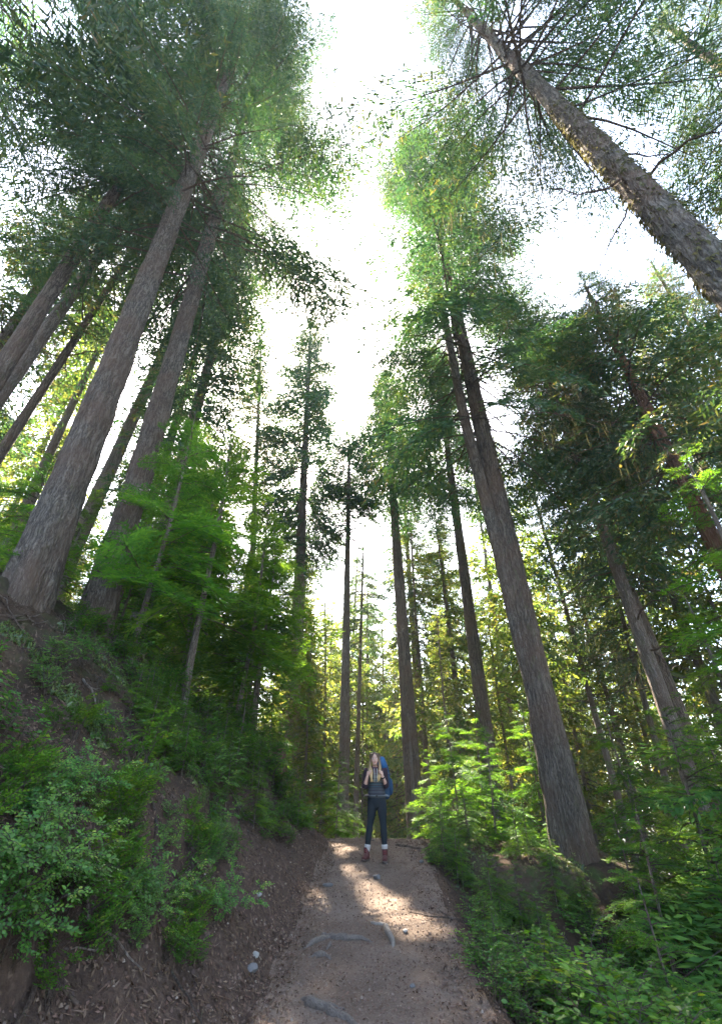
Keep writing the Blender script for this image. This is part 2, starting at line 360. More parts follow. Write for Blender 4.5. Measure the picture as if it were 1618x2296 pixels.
TPL = {
    'fine': [branch_template(10 + k, 24, 0.034, 0.055, 0.019, 0.16 + 0.06 * k, 0.55, 0.18) for k in range(5)],
    'xf': [branch_template(90 + k, 34, 0.021, 0.040, 0.0085, 0.14 + 0.07 * k, 0.55, 0.28, fan=0.33, rnd=0.15) for k in range(6)],
    'mid': [branch_template(30 + k, 18, 0.044, 0.085, 0.022, 0.18 + 0.06 * k, 0.5, 0.15) for k in range(4)],
    'far': [branch_template(50 + k, 10, 0.075, 0.14, 0.055, 0.2 + 0.06 * k, 0.5, 0.12) for k in range(4)],
    'hem': [branch_template(70 + k, 24, 0.034, 0.066, 0.0185, 0.22 + 0.05 * k, 0.05, 0.12, fan=0.42, rnd=0.10, flat=0.22) for k in range(5)],
}
def rotz(a): c, s = math.cos(a), math.sin(a); return np.array([[c, -s, 0], [s, c, 0], [0, 0, 1.0]])
def roty(a): c, s = math.cos(a), math.sin(a); return np.array([[c, 0, s], [0, 1, 0], [-s, 0, c]])
def rotx(a): c, s = math.cos(a), math.sin(a); return np.array([[1, 0, 0], [0, c, -s], [0, s, c]])

def crown_mesh(name, pos, z0, z1, R, nbr, tpl, seed, fmat=None, pitch=(-8, 26), thick=0.02, bias=None, profile='column', tint_shift=0.0, lower=1.0, low_r=0.62, cull=None, lmat=None, side_min=None, clump=False, clear=None):
    """pos(z) centre of the trunk; R largest reach; returns mesh of needles (slot 0) and limbs (slot 1)"""
    rng = np.random.default_rng(seed); Q = []; T = []; LQ = []
    t_ = TPL[tpl]
    for i in range(nbr):
        u = (i + rng.random()) / nbr
        if profile == 'column': u = u ** 0.9
        z = z0 + (z1 - z0) * u
        if profile == 'column': r = R * (low_r + (1 - low_r) * min(1, u / 0.18)) * (1 - u ** 2.4) ** 0.8 + 0.25
        else: r = R * (1 - u) ** 0.85 + 0.12
        L = r * rng.uniform(0.55, 1.12)
        if u < 0.12 and rng.random() > lower: continue
        az = rng.uniform(0, 2 * math.pi) if bias is None or rng.random() > 0.45 else rng.normal(bias, 0.7)
        pit = rad(rng.uniform(*pitch)) - rad(28) * u ** 1.5
        if clump and n3(np.array([math.cos(az) * 1.3 + 20 + seed * 3.7]), np.array([math.sin(az) * 1.3 + 20]), np.array([z * 0.30 + 5]))[0] < -0.19: continue
        if clear is not None and z < clear[2] and math.cos(az - rad(clear[0])) > math.cos(rad(clear[1])): continue
        if side_min is not None and z < side_min and math.cos(az) < 0.25: continue
        M = rotz(az) @ roty(pit) @ rotx(rng.normal(0, 0.25))
        q, tt, ax = t_[rng.integers(len(t_))]
        if rng.random() < 0.5: q = q * np.array([1, -1, 1]); ax = ax * np.array([1, -1, 1])
        wsc = np.array([1, 1.0 if L > R * 0.5 else 1.25, 1.0])
        b = pos(z)
        qq = (q * wsc * L) @ M.T + b
        kp = rng.uniform(0.55, 1.0); keep = rng.random(len(qq)) < kp
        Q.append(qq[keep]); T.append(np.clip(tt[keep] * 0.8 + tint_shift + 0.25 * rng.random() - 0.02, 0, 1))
        al = (ax * L) @ M.T + b
        LQ.append(tube_quads(al, np.linspace(thick * (0.5 + L / R * 0.6), 0.004, len(al)), 4))
    Q = np.concatenate(Q); T = np.concatenate(T); LQ = np.concatenate(LQ)
    if cull is not None:
        k = cull(Q.mean(1)); Q = Q[k]; T = T[k]
    q = np.concatenate([Q, LQ]); mi = np.concatenate([np.zeros(len(Q)), np.ones(len(LQ))])
    return quads_mesh(name, q, [fmat or M_can, lmat or M_limb], np.concatenate([T, np.full(len(LQ), 0.5)]), mi)

def trunk_mesh(name, pos, z0, z1, r0, r1, m, seg=14, dz=0.5, flare=0.45, lump=0.05, seed=0, flare_h=0.5, fine=0.0):
    rng = np.random.default_rng(seed); zs = [z0]
    while zs[-1] < z1: zs.append(zs[-1] + dz * (0.35 if zs[-1] < 1.2 else 1))
    zs = np.array(zs); th = np.arange(seg) * 2 * math.pi / seg; ph = rng.uniform(0, 6, 3)
    V = np.zeros((len(zs), seg, 3))
    for i, z in enumerate(zs):
        k = (z - z0) / (z1 - z0); rr = r0 * (1 - k) ** 0.75 + r1 * k
        e = math.exp(-max(0, z + 0.3) / flare_h)
        lob = 1 + flare * e * (0.75 + 0.45 * np.cos(3 * th + ph[0]) + 0.35 * np.cos(5 * th + ph[1]))
        c, s = np.cos(th), np.sin(th)
        nz = lump * 2 * n3(c * 1.6 + 9 + seed, s * 1.6 + 9, np.full(seg, z * 0.9))
        if fine: nz = nz + fine * 2 * n3(c * 9 + 20, s * 9 + 20 + seed, np.full(seg, z * 2.2)) + fine * n3(c * 20 + 40, s * 20 + 20, np.full(seg, z * 5))
        r = rr * (lob + nz); p = pos(z)
        V[i, :, 0] = p[0] + c * r; V[i, :, 1] = p[1] + s * r; V[i, :, 2] = z
    return grid_mesh(name, V, m)

def dead_branch(name, p0, d, L, r, seed, parent, m=None, twigs=5, sag=0.12):
    rng = np.random.default_rng(seed); d = norm(d)
    P = wander(p0, np.asarray(p0) + d * L, 8, 0.10, rng, -sag * L * 0.4); P[:, 2] -= sag * L * np.linspace(0, 1, 8) ** 2
    Q = [tube_quads(P, np.linspace(r, r * 0.2, 8), 6)]
    for k in range(twigs):
        i = rng.integers(2, 7); dd = norm(d + rng.normal(0, 0.7, 3) + np.array([0, 0, -0.25])); l = L * rng.uniform(0.15, 0.4)
        tp = wander(P[i], P[i] + dd * l, 5, 0.15, rng); Q.append(tube_quads(tp, np.linspace(r * 0.4, r * 0.1, 5), 4))
    return link(name, quads_mesh(name, np.concatenate(Q), m or M_limb, smooth=False), parent)

def lichen_mesh(name, pos, z0, z1, R, n, seed, bias=None, lmax=0.8):
    rng = np.random.default_rng(seed); Q = []; T = []
    for i in range(n):
        z = rng.uniform(z0, z1); az = rng.uniform(0, 6.283) if bias is None else rng.normal(bias, 0.7); r = R * rng.uniform(0.15, 0.9)
        c = pos(z) + np.array([math.cos(az) * r, math.sin(az) * r, -0.18 * r])
        for k in range(rng.integers(5, 12)):
            p = c + rng.normal(0, 0.13, 3); l = rng.uniform(0.2, lmax); w = rng.uniform(0.006, 0.016); a = rng.uniform(0, 3.14); wv = np.array([math.cos(a) * w, math.sin(a) * w, 0])
            e = p + np.array([rng.normal(0, .05), rng.normal(0, .05), -l])
            Q.append([p - wv * .3, p + wv * .3, p * 0.5 + e * 0.5 + wv, e]); T.append(rng.random())
    return quads_mesh(name, np.array(Q), M_lich, T)

# gaps in the canopy through which the sun reaches the trail and the thicket
GAPS = [((-0.30, 9.3, 0.6), 0.42), ((-0.02, 8.5, 0.5), 0.42), ((0.28, 7.8, 0.45), 0.40), ((0.62, 7.2, 0.4), 0.36), ((-0.5, 7.9, 0.4), 0.36), ((-0.5, 10.9, 0.85), 0.45), ((-0.85, 5.2, 0.4), 0.28),
        ((-1.6, 10.0, 5.6), 1.2), ((-2.4, 9.4, 7.6), 1.2), ((-1.4, 10.6, 3.6), 1.0), ((-3.3, 8.6, 8.6), 1.0), ((2.6, 12.6, 2.0), 1.1), ((-1.7, 10.4, 2.4), 0.8), ((5.0, 7.6, 5.5), 1.0), ((6.6, 7.2, 8.0), 1.2)]
GP = np.array([g[0] for g in GAPS]); GRr = np.array([g[1] for g in GAPS])
def sun_gap(q, only=99):               # True where foliage stays
    k = np.ones(len(q), bool); wv = 0.3 * n3(q[:, 0] * 1.3 + 30, q[:, 1] * 1.3 + 30, q[:, 2] * 1.3)
    for p, r in zip(GP[:only], GRr[:only]):
        v = q - p; t = v @ S; d = np.linalg.norm(v - t[:, None] * S, axis=1)
        k &= ~((t > 2.2) & (d + wv < r))
    return k
def blocks(x, y, z0, H, R, g):
    for p, r in zip(GP, GRr):
        v = np.array([x, y]) - p[:2]; sh = S[:2] / np.linalg.norm(S[:2]); t = v @ sh; d = abs(v[0] * sh[1] - v[1] * sh[0])
        z = p[2] + t * math.tan(rad(SUN_EL)) - g
        if t > 2 and d < R * 0.5 + r * .5 and z0 - 1 < z < H: return True
    return False
# ------------------------------------------------------------------ the trees one can tell apart
def trunk_line(p1, zc, p2):
    a = at(p1[0], p1[1], zc); d = ray(*p2); t = np.dot(d[:2], a[:2]) / np.dot(d[:2], d[:2])
    b = np.array([0, 0, CAMZ]) + d * t
    s = (b[:2] - a[:2]) / (b[2] - a[2])
    base_xy = a[:2].copy()
    for _ in range(4):
        g = hz(base_xy[0], base_xy[1]); base_xy = a[:2] + s * (g - a[2])
    return base_xy, g, s
def tree(name, label, p1, zc, p2, dia, H, z0, R, nbr, tpl, seed, m=None, group=None, seg=14, dz=0.5, fine=0.0, lump=0.05, flare=0.45, flare_h=0.5, top_r=0.04, dead=0, dead_z=(3, 10), dead_len=(1, 2.2),
         bias=None, lichen=0, lich_z=None, lich_bias=None, cat='conifer', pitch=(-8, 26), lower=1.0, shift=0.0, bend=0.0, cull=None, base=None, fmat=None, thick=0.03, profile='column', low_r=0.62, side_min=None, clear=None):
    if base is None: bxy, g, s = trunk_line(p1, zc, p2)
    else: bxy = np.array(base[:2], float); g = hz(*bxy); s = np.array(base[2:4], float) if len(base) > 2 else np.zeros(2)
    root = thing(name, label, cat, (bxy[0], bxy[1], g), 0, group)
    rng = np.random.default_rng(seed + 900); ph = rng.uniform(0, 6)
    def pos(z): return np.array([s[0] * z + bend * math.sin(z * 0.16 + ph) - bend * math.sin(ph), s[1] * z + bend * 0.5 * math.cos(z * 0.13 + ph) - bend * 0.5 * math.cos(ph), z])
    link('trunk', trunk_mesh('trunk', pos, -1.3 if dia > 0.6 else -0.5, H, dia / 2, top_r, m or M_bark, seg, dz, flare, lump, seed, flare_h, fine), root)
    off = np.array([bxy[0], bxy[1], g]); cl = lambda q: sun_gap(q + off, 99 if cull is None else 7)
    link('crown', crown_mesh('crown', pos, z0, H + 0.4, R, nbr, tpl, seed, pitch=pitch, bias=bias, lower=lower, tint_shift=shift, cull=cl, fmat=fmat, thick=thick, profile=profile, low_r=low_r, side_min=side_min, clump=(tpl == 'xf'), clear=clear), root)
    for k in range(dead):
        z = rng.uniform(*dead_z); az = rng.uniform(0, 6.283); rr = dia / 2 * (1 - z / H) ** 0.75 * 0.7
        d = np.array([math.cos(az), math.sin(az), rng.uniform(-0.35, 0.25)])
        dead_branch('dead_branch', pos(z) + np.array([d[0], d[1], 0]) * rr, d, rng.uniform(*dead_len), 0.018 + 0.012 * rng.random(), seed * 50 + k, root, m=M_limb)
    if lichen: tag(link('hanging_lichen', lichen_mesh('hanging_lichen', pos, *(lich_z or (z0, H * 0.8)), R * 0.8, lichen, seed, lich_bias), root), kind='stuff')
    root['xy'] = [float(bxy[0]), float(bxy[1])]
    return root, pos

HERO = []
def hero(*a, **k):
    r, p = tree(*a, **k); HERO.append(tuple(r['xy'])); del r['xy']; return r, p

# left side
hero('conifer_tree', 'thickest grey scaly trunk at the left edge, standing highest on the bank', (72, 1300), 7.6, (345, 600), 0.66, 38, 9.8, 4.0, 160, 'xf', 1, m=M_bark, seg=72, dz=0.09, fine=0.09, lump=0.06, flare_h=1.8, flare=0.42, lower=0.9, clear=(-52, 45, 13))
hero('conifer_tree', 'big grey trunk with reddish mossy foot, right of the thickest left trunk, wide dark crown', (205, 1430), 8.6, (515, 400), 0.56, 40, 11.0, 6.6, 320, 'xf', 2, m=M_bark, seg=72, dz=0.09, fine=0.09, lump=0.07, flare_h=1.5, flare=0.5, lower=0.9, low_r=0.75, bend=0.05, clear=(-59, 42, 24))
hero('conifer_tree', 'leaning dark trunk cut by the left edge, uppermost of the three leaning there', (70, 725), 11, (150, 600), 0.40, 34, 10, 4.0, 120, 'xf', 3, m=M_bark2, seg=28, dz=0.25, fine=0.04, shift=0.05)
hero('conifer_tree', 'leaning grey trunk with sunlit mossy edge, middle of the three at the left edge', (95, 755), 12.5, (190, 620), 0.36, 33, 9.5, 3.6, 110, 'xf', 4, m=M_bark3, seg=28, dz=0.25, fine=0.04, shift=0.12)
hero('conifer_tree', 'slim leaning trunk with bare twigs, lowest of the three at the left edge', (75, 905), 15, (150, 790), 0.32, 26, 8.5, 3.0, 120, 'mid', 5, m=M_bark2, seg=20, shift=0.12, dead=6, dead_z=(7, 13))
hero('conifer_tree', 'pale distant trunk glimpsed between the two biggest left trunks', (180, 1200), 17, (262, 1020), 0.62, 34, 18, 3.2, 110, 'mid', 6, m=M_dead, seg=16, shift=0.1)
hero('conifer_tree', 'tree whose broad dark green crown fills the top left corner', None, 0, None, 0.6, 34, 8, 5.6, 220, 'xf', 7, base=(-10.6, 2.6), m=M_bark, seg=20)
hero('conifer_tree', 'tall hazy tree with a full pointed top standing alone against the white sky gap', (655, 1640), 23, (690, 870), 0.85, 38, 14, 4.0, 360, 'mid', 8, m=M_bark3, seg=18, dead=8, dead_z=(8, 16), cull=False)
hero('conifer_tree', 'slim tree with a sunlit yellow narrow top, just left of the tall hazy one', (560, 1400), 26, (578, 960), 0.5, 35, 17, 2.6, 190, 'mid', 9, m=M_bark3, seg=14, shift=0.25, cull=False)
# centre
hero('conifer_tree', 'slender grey trunk with many bare drooping twigs, left of the hiker', (770, 1760), 20, (781, 1110), 0.52, 22.5, 14.0, 2.5, 170, 'mid', 10, m=M_bark3, seg=16, dead=26, dead_z=(5, 16), dead_len=(1.0, 2.6))
hero('conifer_tree', 'very thin dark trunk just right of the slender twiggy trunk', (801, 1700), 25, (811, 1340), 0.30, 17.5, 10, 1.8, 100, 'mid', 11, m=M_bark3, seg=12, dead=10, dead_z=(4, 12), dead_len=(.8, 1.6))
hero('conifer_tree', 'straight brown trunk behind the hiker with small crown and stripped patch at its foot', (932, 1850), 18, (872, 980), 0.76, 27, 16, 3.0, 210, 'mid', 12, m=M_bark2, seg=24, dz=0.3, fine=0.04, dead=22, dead_z=(8, 19), dead_len=(1.0, 2.4), cull=False)
hero('conifer_tree', 'grey trunk half hidden behind the foot of the straight brown trunk', (953, 1800), 24, (925, 1400), 0.55, 24, 12, 2.6, 150, 'mid', 13, m=M_bark3, seg=14, dead=8)
hero('conifer_tree', 'medium mossy trunk midway between the hiker and the big forked trunk', (1098, 1720), 18.5, (1003, 1010), 0.72, 30, 16, 3.0, 220, 'mid', 14, m=M_bark2, seg=24, dz=0.3, fine=0.04, dead=16, dead_z=(6, 18), shift=0.06)
hero('conifer_tree', 'thin far trunk just left of the medium mossy trunk', (1030, 1600), 27, (1010, 1420), 0.34, 22, 11, 2.2, 130, 'mid', 15, m=M_bark3, seg=12, dead=8, shift=0.1)
# big forked tree
rt, ps = hero('conifer_tree', 'biggest right trunk, forked into two stems under a broad dark crown, beside the trail', (1255, 1760), 9.6, (1018, 680), 0.66, 36, 10.5, 5.4, 430, 'xf', 16, m=M_bark2, seg=72, dz=0.09, fine=0.08, lump=0.06, flare_h=1.7, flare=0.45, lower=0.95, low_r=0.85, clear=(-109, 24, 15), dead=10, dead_z=(9, 18), dead_len=(1.5, 3.2), lichen=150, lich_z=(7, 22), lich_bias=0.2)
ps2 = lambda z: ps(z) + np.array([-(0.20 * float(sstep(z, 0.5, 5.0)) + 0.36 * float(sstep(z, 4.0, 13.0))), -0.08 * float(sstep(z, 0.5, 9.0)) + 0.03 * math.sin(z * .3), 0])
link('side_trunk', trunk_mesh('side_trunk', ps2, 0.5, 31, 0.21, 0.04, M_bark, 36, 0.15, 0.0, 0.05, 3, 0.5, 0.05), rt)
# top right leaning one
rt, ps = hero('conifer_tree', 'shaggy lichen-covered trunk slanting out of the right edge into the top right crown', (1600, 600), 5.95, (1235, 225), 0.57, 32, 15.5, 4.6, 170, 'xf', 17, m=M_shag, seg=72, dz=0.08, fine=0.07, lump=0.08, shift=0.08, lichen=50, lich_z=(13, 22), lich_bias=2.6, dead=5, dead_z=(9, 15), dead_len=(0.8, 1.8), lower=0.9, pitch=(-18, 12), side_min=19)
def trunk_tufts(root, pos, r, z0, z1, n, seed):   # lichen growing on the bark
    rg = np.random.default_rng(seed); Q = []; T = []
    for i in range(n):
        z = rg.uniform(z0, z1); a = rg.uniform(0, 6.283); c = np.array([math.cos(a), math.sin(a), 0]); tg = np.array([-c[1], c[0], 0]); rr = r * (1 - z / 36) ** .75
        p = pos(z) + c * (rr + .005); l = rg.uniform(.05, .17); w = rg.uniform(.008, .02); e = p + c * rg.uniform(.02, .07) + tg * rg.normal(0, .03) - np.array([0, 0, l])
        Q.append([p - tg * w, p + tg * w, (p + e) / 2 + tg * w * 1.2 + c * .02, e]); T.append(rg.random())
    tag(link('bark_lichen', quads_mesh('bark_lichen', np.array(Q), M_lich, T), root), kind='stuff')
trunk_tufts(rt, ps, 0.285, 1.5, 17, 2600, 5)
# right side
hero('conifer_tree', 'slim bare lower trunk with a forked-looking twiggy top at right, below the bright bough', (1385, 1285), 14, (1322, 1105), 0.44, 22, 11.0, 3.1, 150, 'mid', 18, m=M_bark3, seg=18, dead=18, dead_z=(5, 13), dead_len=(1.2, 3), shift=0.18, lichen=60, lich_z=(7, 16))
hero('conifer_tree', 'dark upright trunk low at the right behind the bright boughs', (1552, 1680), 13, (1490, 1525), 0.52, 22, 9, 3.1, 170, 'mid', 19, m=M_bark2, seg=18, dead=14, dead_z=(3, 10), dead_len=(1.2, 2.8), lichen=50, lich_z=(6, 16))
hero('conifer_tree', 'reddish brown trunk crossing the right edge halfway up', (1600, 1220), 11, (1545, 1110), 0.55, 19.5, 8.5, 3.3, 140, 'fine', 20, m=M_red, seg=20, dz=0.3, fine=0.04, shift=0.12, lichen=60, lich_z=(7, 18))
hero('conifer_tree', 'pale slender trunk right of the biggest forked trunk', (1385, 1790), 19, (1317, 1545), 0.32, 22, 9, 2.4, 150, 'mid', 21, m=M_dead, seg=12, dead=10, dead_z=(2, 10), shift=0.15)
hero('conifer_tree', 'slender leaning trunk left of the dark upright right trunk', (1487, 1735), 17.5, (1442, 1565), 0.28, 20, 8, 2.4, 150, 'mid', 22, m=M_bark3, seg=12, dead=10, dead_z=(2, 9), shift=0.1)
hero('conifer_tree', 'tree with orange sunlit spiky tip against the sky at upper right', None, 0, None, 0.5, 30, 9, 3.3, 240, 'mid', 23, base=(15.4, 16.2), m=M_bark3, seg=12, shift=0.28, lichen=50)
hero('conifer_tree', 'tree with two-toned green tip beside the orange tip at upper right', None, 0, None, 0.5, 27, 8, 3.2, 220, 'mid', 24, base=(14.6, 12.6), m=M_bark3, seg=12, shift=0.2)
hero('conifer_tree', 'tree hanging lit boughs into the right edge near the top', None, 0, None, 0.6, 27, 9, 3.8, 190, 'xf', 25, base=(9.7, 3.9), m=M_bark3, seg=12, shift=0.15)

hero('conifer_tree', 'shaded tree filling the gap behind the two biggest left trunks', None, 0, None, 0.6, 26, 4, 3.2, 180, 'mid', 26, base=(-7.0, 14.0), m=M_bark3, seg=14, shift=0.06)
hero('conifer_tree', 'tree with light green boughs at the left edge, behind the leaning trunks', None, 0, None, 0.5, 20, 2.5, 3.0, 180, 'mid', 27, base=(-13.5, 11.0), m=M_bark3, seg=14, shift=0.18)
hero('conifer_tree', 'tree with drooping dark boughs between the wide left crown and the yellow narrow top', None, 0, None, 0.6, 29, 7, 3.0, 170, 'mid', 28, base=(-10.2, 18.5), m=M_bark3, seg=14, shift=0.1)
# ------------------------------------------------------------------ background trees: three prototypes, then copies
M_far = foliage_mat('painted_sunlit_needles', [(0.0, (0.030, 0.075, 0.035)), (0.5, (0.075, 0.135, 0.045)), (0.85, (0.15, 0.20, 0.06)), (1.0, (0.23, 0.21, 0.09))], trans=0.5, tcol=(1.7, 1.55, 0.6), gloss=0.02)  # sunlit look of the far wood put into paler, more translucent needle colour
def proto_tree(seed, H, z0, R, nbr, dia, m, shift):
    root = thing('background_tree', 'slim sunlit conifer in the bright wood behind the trail crest', 'conifer', (0, 0, 0), 0, 'conifers in the far wood')
    pos = lambda z: np.array([0.12 * math.sin(z * .17 + seed), 0.1 * math.cos(z * .2 + seed), z])
    link('trunk', trunk_mesh('trunk', pos, -0.5, H, dia / 2, 0.03, m, 10, 0.8, 0.35, 0.05, seed), root)
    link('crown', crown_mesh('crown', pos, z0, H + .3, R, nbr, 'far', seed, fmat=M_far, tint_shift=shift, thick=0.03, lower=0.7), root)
    return root
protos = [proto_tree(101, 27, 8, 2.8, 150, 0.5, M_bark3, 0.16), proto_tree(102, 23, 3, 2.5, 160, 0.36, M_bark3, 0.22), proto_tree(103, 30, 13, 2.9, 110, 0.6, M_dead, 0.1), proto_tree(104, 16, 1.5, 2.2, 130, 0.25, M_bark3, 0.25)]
rng = np.random.default_rng(77); placed = list(HERO); nb = 0; tries = 0
while nb < 125 and tries < 6000:
    tries += 1
    d = 17 + 55 * rng.random() ** 0.8; az = rad(rng.uniform(-50, 50)); x, y = d * math.sin(az), d * math.cos(az)
    if any((x - a) ** 2 + (y - b) ** 2 < (2.6 if d < 30 else 3.2) ** 2 for a, b in placed): continue
    if abs(math.degrees(az)) < 7 and d < 24: continue
    if -3.5 < x - 0.28 < 1.5 and y < 26: continue
    k = rng.choice(4, p=[.33, .34, .13, .20])
    sc = rng.uniform(0.8, 1.1) * (0.92 if d < 30 else 1)
    if d < 52 and nb >= 4 and blocks(x, y, (9, 4, 13, 1.5)[k] * sc, (27, 23, 30, 16)[k] * sc, 2.4 * sc, hz(x, y)): continue
    loc = (x, y, hz(x, y)); placed.append((x, y))
    if nb < 4:
        o = protos[nb]; o.location = [float(v) for v in loc]; o.rotation_euler = (0, 0, rng.uniform(0, 6.28))
    else: dup(protos[k], loc, rng.uniform(0, 6.28), sc, tilt=(rng.normal(0, .015), rng.normal(0, .015)))
    nb += 1

rng = np.random.default_rng(79)
for i in range(34):                    # fuller trees seen between the trunks behind the hiker
    for _ in range(60):
        d = rng.uniform(27, 62); az = rad(rng.uniform(-9, 20)); x, y = d * math.sin(az), d * math.cos(az); sc = rng.uniform(0.7, 1.2)
        if any((x - a) ** 2 + (y - b) ** 2 < 4.5 for a, b in placed) or blocks(x, y, 1, 16 * sc, 2.2, hz(x, y)): continue
        placed.append((x, y)); k = 3 if rng.random() < .7 else 1
        dup(protos[k], (x, y, hz(x, y)), rng.uniform(0, 6.28), sc * (1 if k == 3 else .75)); break
rng = np.random.default_rng(78); nb = 0; tries = 0
while nb < 85 and tries < 9000:       # younger trees filling the wood low down
    tries += 1
    d = 19 + 45 * rng.random(); az = rad(rng.uniform(-46, 46)); x, y = d * math.sin(az), d * math.cos(az)
    if any((x - a) ** 2 + (y - b) ** 2 < 1.7 ** 2 for a, b in placed): continue
    k = 3 if rng.random() < .8 else 1
    if d < 40 and blocks(x, y, 0, 13, 1.8, hz(x, y)): continue
    placed.append((x, y))
    dup(protos[k], (x, y, hz(x, y)), rng.uniform(0, 6.28), rng.uniform(0.4, 0.85), label='young bushy conifer low in the bright wood behind the trail crest', group='young conifers in the far wood')
    nb += 1

# ------------------------------------------------------------------ hemlock saplings
def proto_sapling(seed, H, R, nbr, dia, lean=(0, 0), fmat=None, z0=0.3, shift=0.0):
    root = thing('hemlock_sapling', 'young hemlock', 'sapling')
    pos = lambda z: np.array([lean[0] * z + 0.05 * math.sin(z * .8 + seed), lean[1] * z + 0.04 * math.cos(z * .9 + seed), z])
    link('trunk', trunk_mesh('trunk', pos, -0.25, H, dia / 2, 0.008, M_bark3, 10, 0.25, 0.3, 0.06, seed), root)
    link('crown', crown_mesh('crown', pos, z0, H + 0.05, R, nbr, 'hem', seed, fmat=fmat or M_hem, pitch=(-14, 16), thick=0.012, profile='cone', tint_shift=shift), root)
    return root
sap = [proto_sapling(201, 6.5, 2.4, 56, 0.13, (0.04, 0.0), z0=1.4), proto_sapling(202, 7.2, 2.2, 60, 0.16, (0.02, .02), z0=1.8, shift=.06), proto_sapling(203, 3.0, 1.25, 60, 0.06, z0=0.25, shift=.08), proto_sapling(204, 2.2, 1.05, 48, 0.05, z0=0.15, shift=.12)]
used_s = [False] * 4
def put_sapling(k, x, y, label, group=None, sc=1.0, rz=None, dz=0.0):
    rz = (x * 3.7 + y * 5.1) % 6.28 if rz is None else rz
    loc = (x, y, hz(x, y) + dz)
    if not used_s[k]:
        o = sap[k]; used_s[k] = True; o.location = [float(v) for v in loc]; o.rotation_euler = (0, 0, rz); o.scale = (sc,) * 3
        o['label'] = label
        if group: o['group'] = group
    else: o = dup(sap[k], loc, rz, sc, label=label, group=group)
    if not group and 'group' in o: del o['group']
    return o
GB = 'hemlock saplings massed on the left bank'
LB = 'young hemlock with flat bright green boughs in the thicket on top of the left bank'
for (k, x, y, sc) in ((0, -4.1, 8.3, 1.0), (1, -3.3, 9.2, 1.0), (0, -2.7, 10.8, 0.95), (1, -2.6, 12.4, 0.9), (0, -4.2, 11.2, 1.1), (1, -3.8, 14.0, 1.1)):
    put_sapling(k, x, y, LB, GB, sc)
put_sapling(1, -2.45, 11.3, LB, GB, .7); put_sapling(0, -3.0, 13.0, LB, GB, .9); put_sapling(1, -4.9, 10.0, LB, GB, 1.0)
put_sapling(2, -5.0, 9.3, 'small hemlock sprouting beside the reddish foot of the second left trunk')
put_sapling(3, -6.1, 7.6, 'small dark hemlock at the foot of the thickest left trunk')
put_sapling(3, -2.3, 9.6, 'low bright hemlock sprigs on the rounded top of the bank, nearest the trail', sc=0.6)
GR = 'hemlock saplings behind the right trail edge'
LR = 'short hemlock sapling in the row between the hiker and the biggest right trunk'
for (k, x, y, sc) in ((2, 2.3, 13.2, 0.95), (3, 2.9, 12.0, 1.0), (2, 3.3, 14.4, 1.05), (3, 1.9, 15.2, 1.0), (2, 4.6, 14.0, 1.1), (3, 2.1, 11.0, 0.55)):
    put_sapling(k, x, y, LR, GR, sc)
put_sapling(3, -0.7, 16.0, 'short hemlock sapling directly left of the hiker', sc=1.0)
put_sapling(2, -1.4, 18.5, 'taller hemlock sapling left of the hiker in front of the slender twiggy trunk', sc=1.0)
put_sapling(2, 4.3, 8.6, 'hemlock with layered drooping boughs in front of the biggest right trunk', sc=1.0)
put_sapling(2, 5.4, 8.9, 'dark hemlock right of the biggest forked trunk, boughs over the hollow', sc=1.45)
put_sapling(1, 6.9, 9.2, 'tall dark hemlock with wide black-green boughs at the right', sc=0.95)
put_sapling(0, 7.4, 7.2, 'hemlock with lime-green bough tips at the right edge, lower half', sc=0.85)
put_sapling(1, 7.0, 8.0, 'tallest right hemlock, its bright bough reaching high against the darker trees', sc=1.5)
put_sapling(2, 5.2, 6.4, 'low hemlock at the right edge above the leafy shrubs', sc=1.0)
GD = 'saplings deep in the right wood'
for (k, x, y, sc) in ((2, 8.5, 12.5, 1.4), (2, 7.2, 14.5, 1.4), (0, 9.5, 15.5, .9), (2, 6.0, 17.0, 1.3), (0, 3.8, 19.5, .7), (2, 11.5, 13.0, 1.5)):
    put_sapling(k, x, y, 'hemlock sapling deep in the right wood beyond the biggest trunk', GD, sc)
GL2 = 'saplings below the far side of the bank'
for (k, x, y, sc) in ((2, -3.2, 17.5, 1.3), (2, -5.6, 16.5, 1.4), (0, -7.5, 15, .8), (2, -8.5, 12, 1.3), (2, -8.2, 9.6, 1.2)):
    put_sapling(k, x, y, 'hemlock sapling half hidden behind the bank thicket and left trunks', GL2, sc)

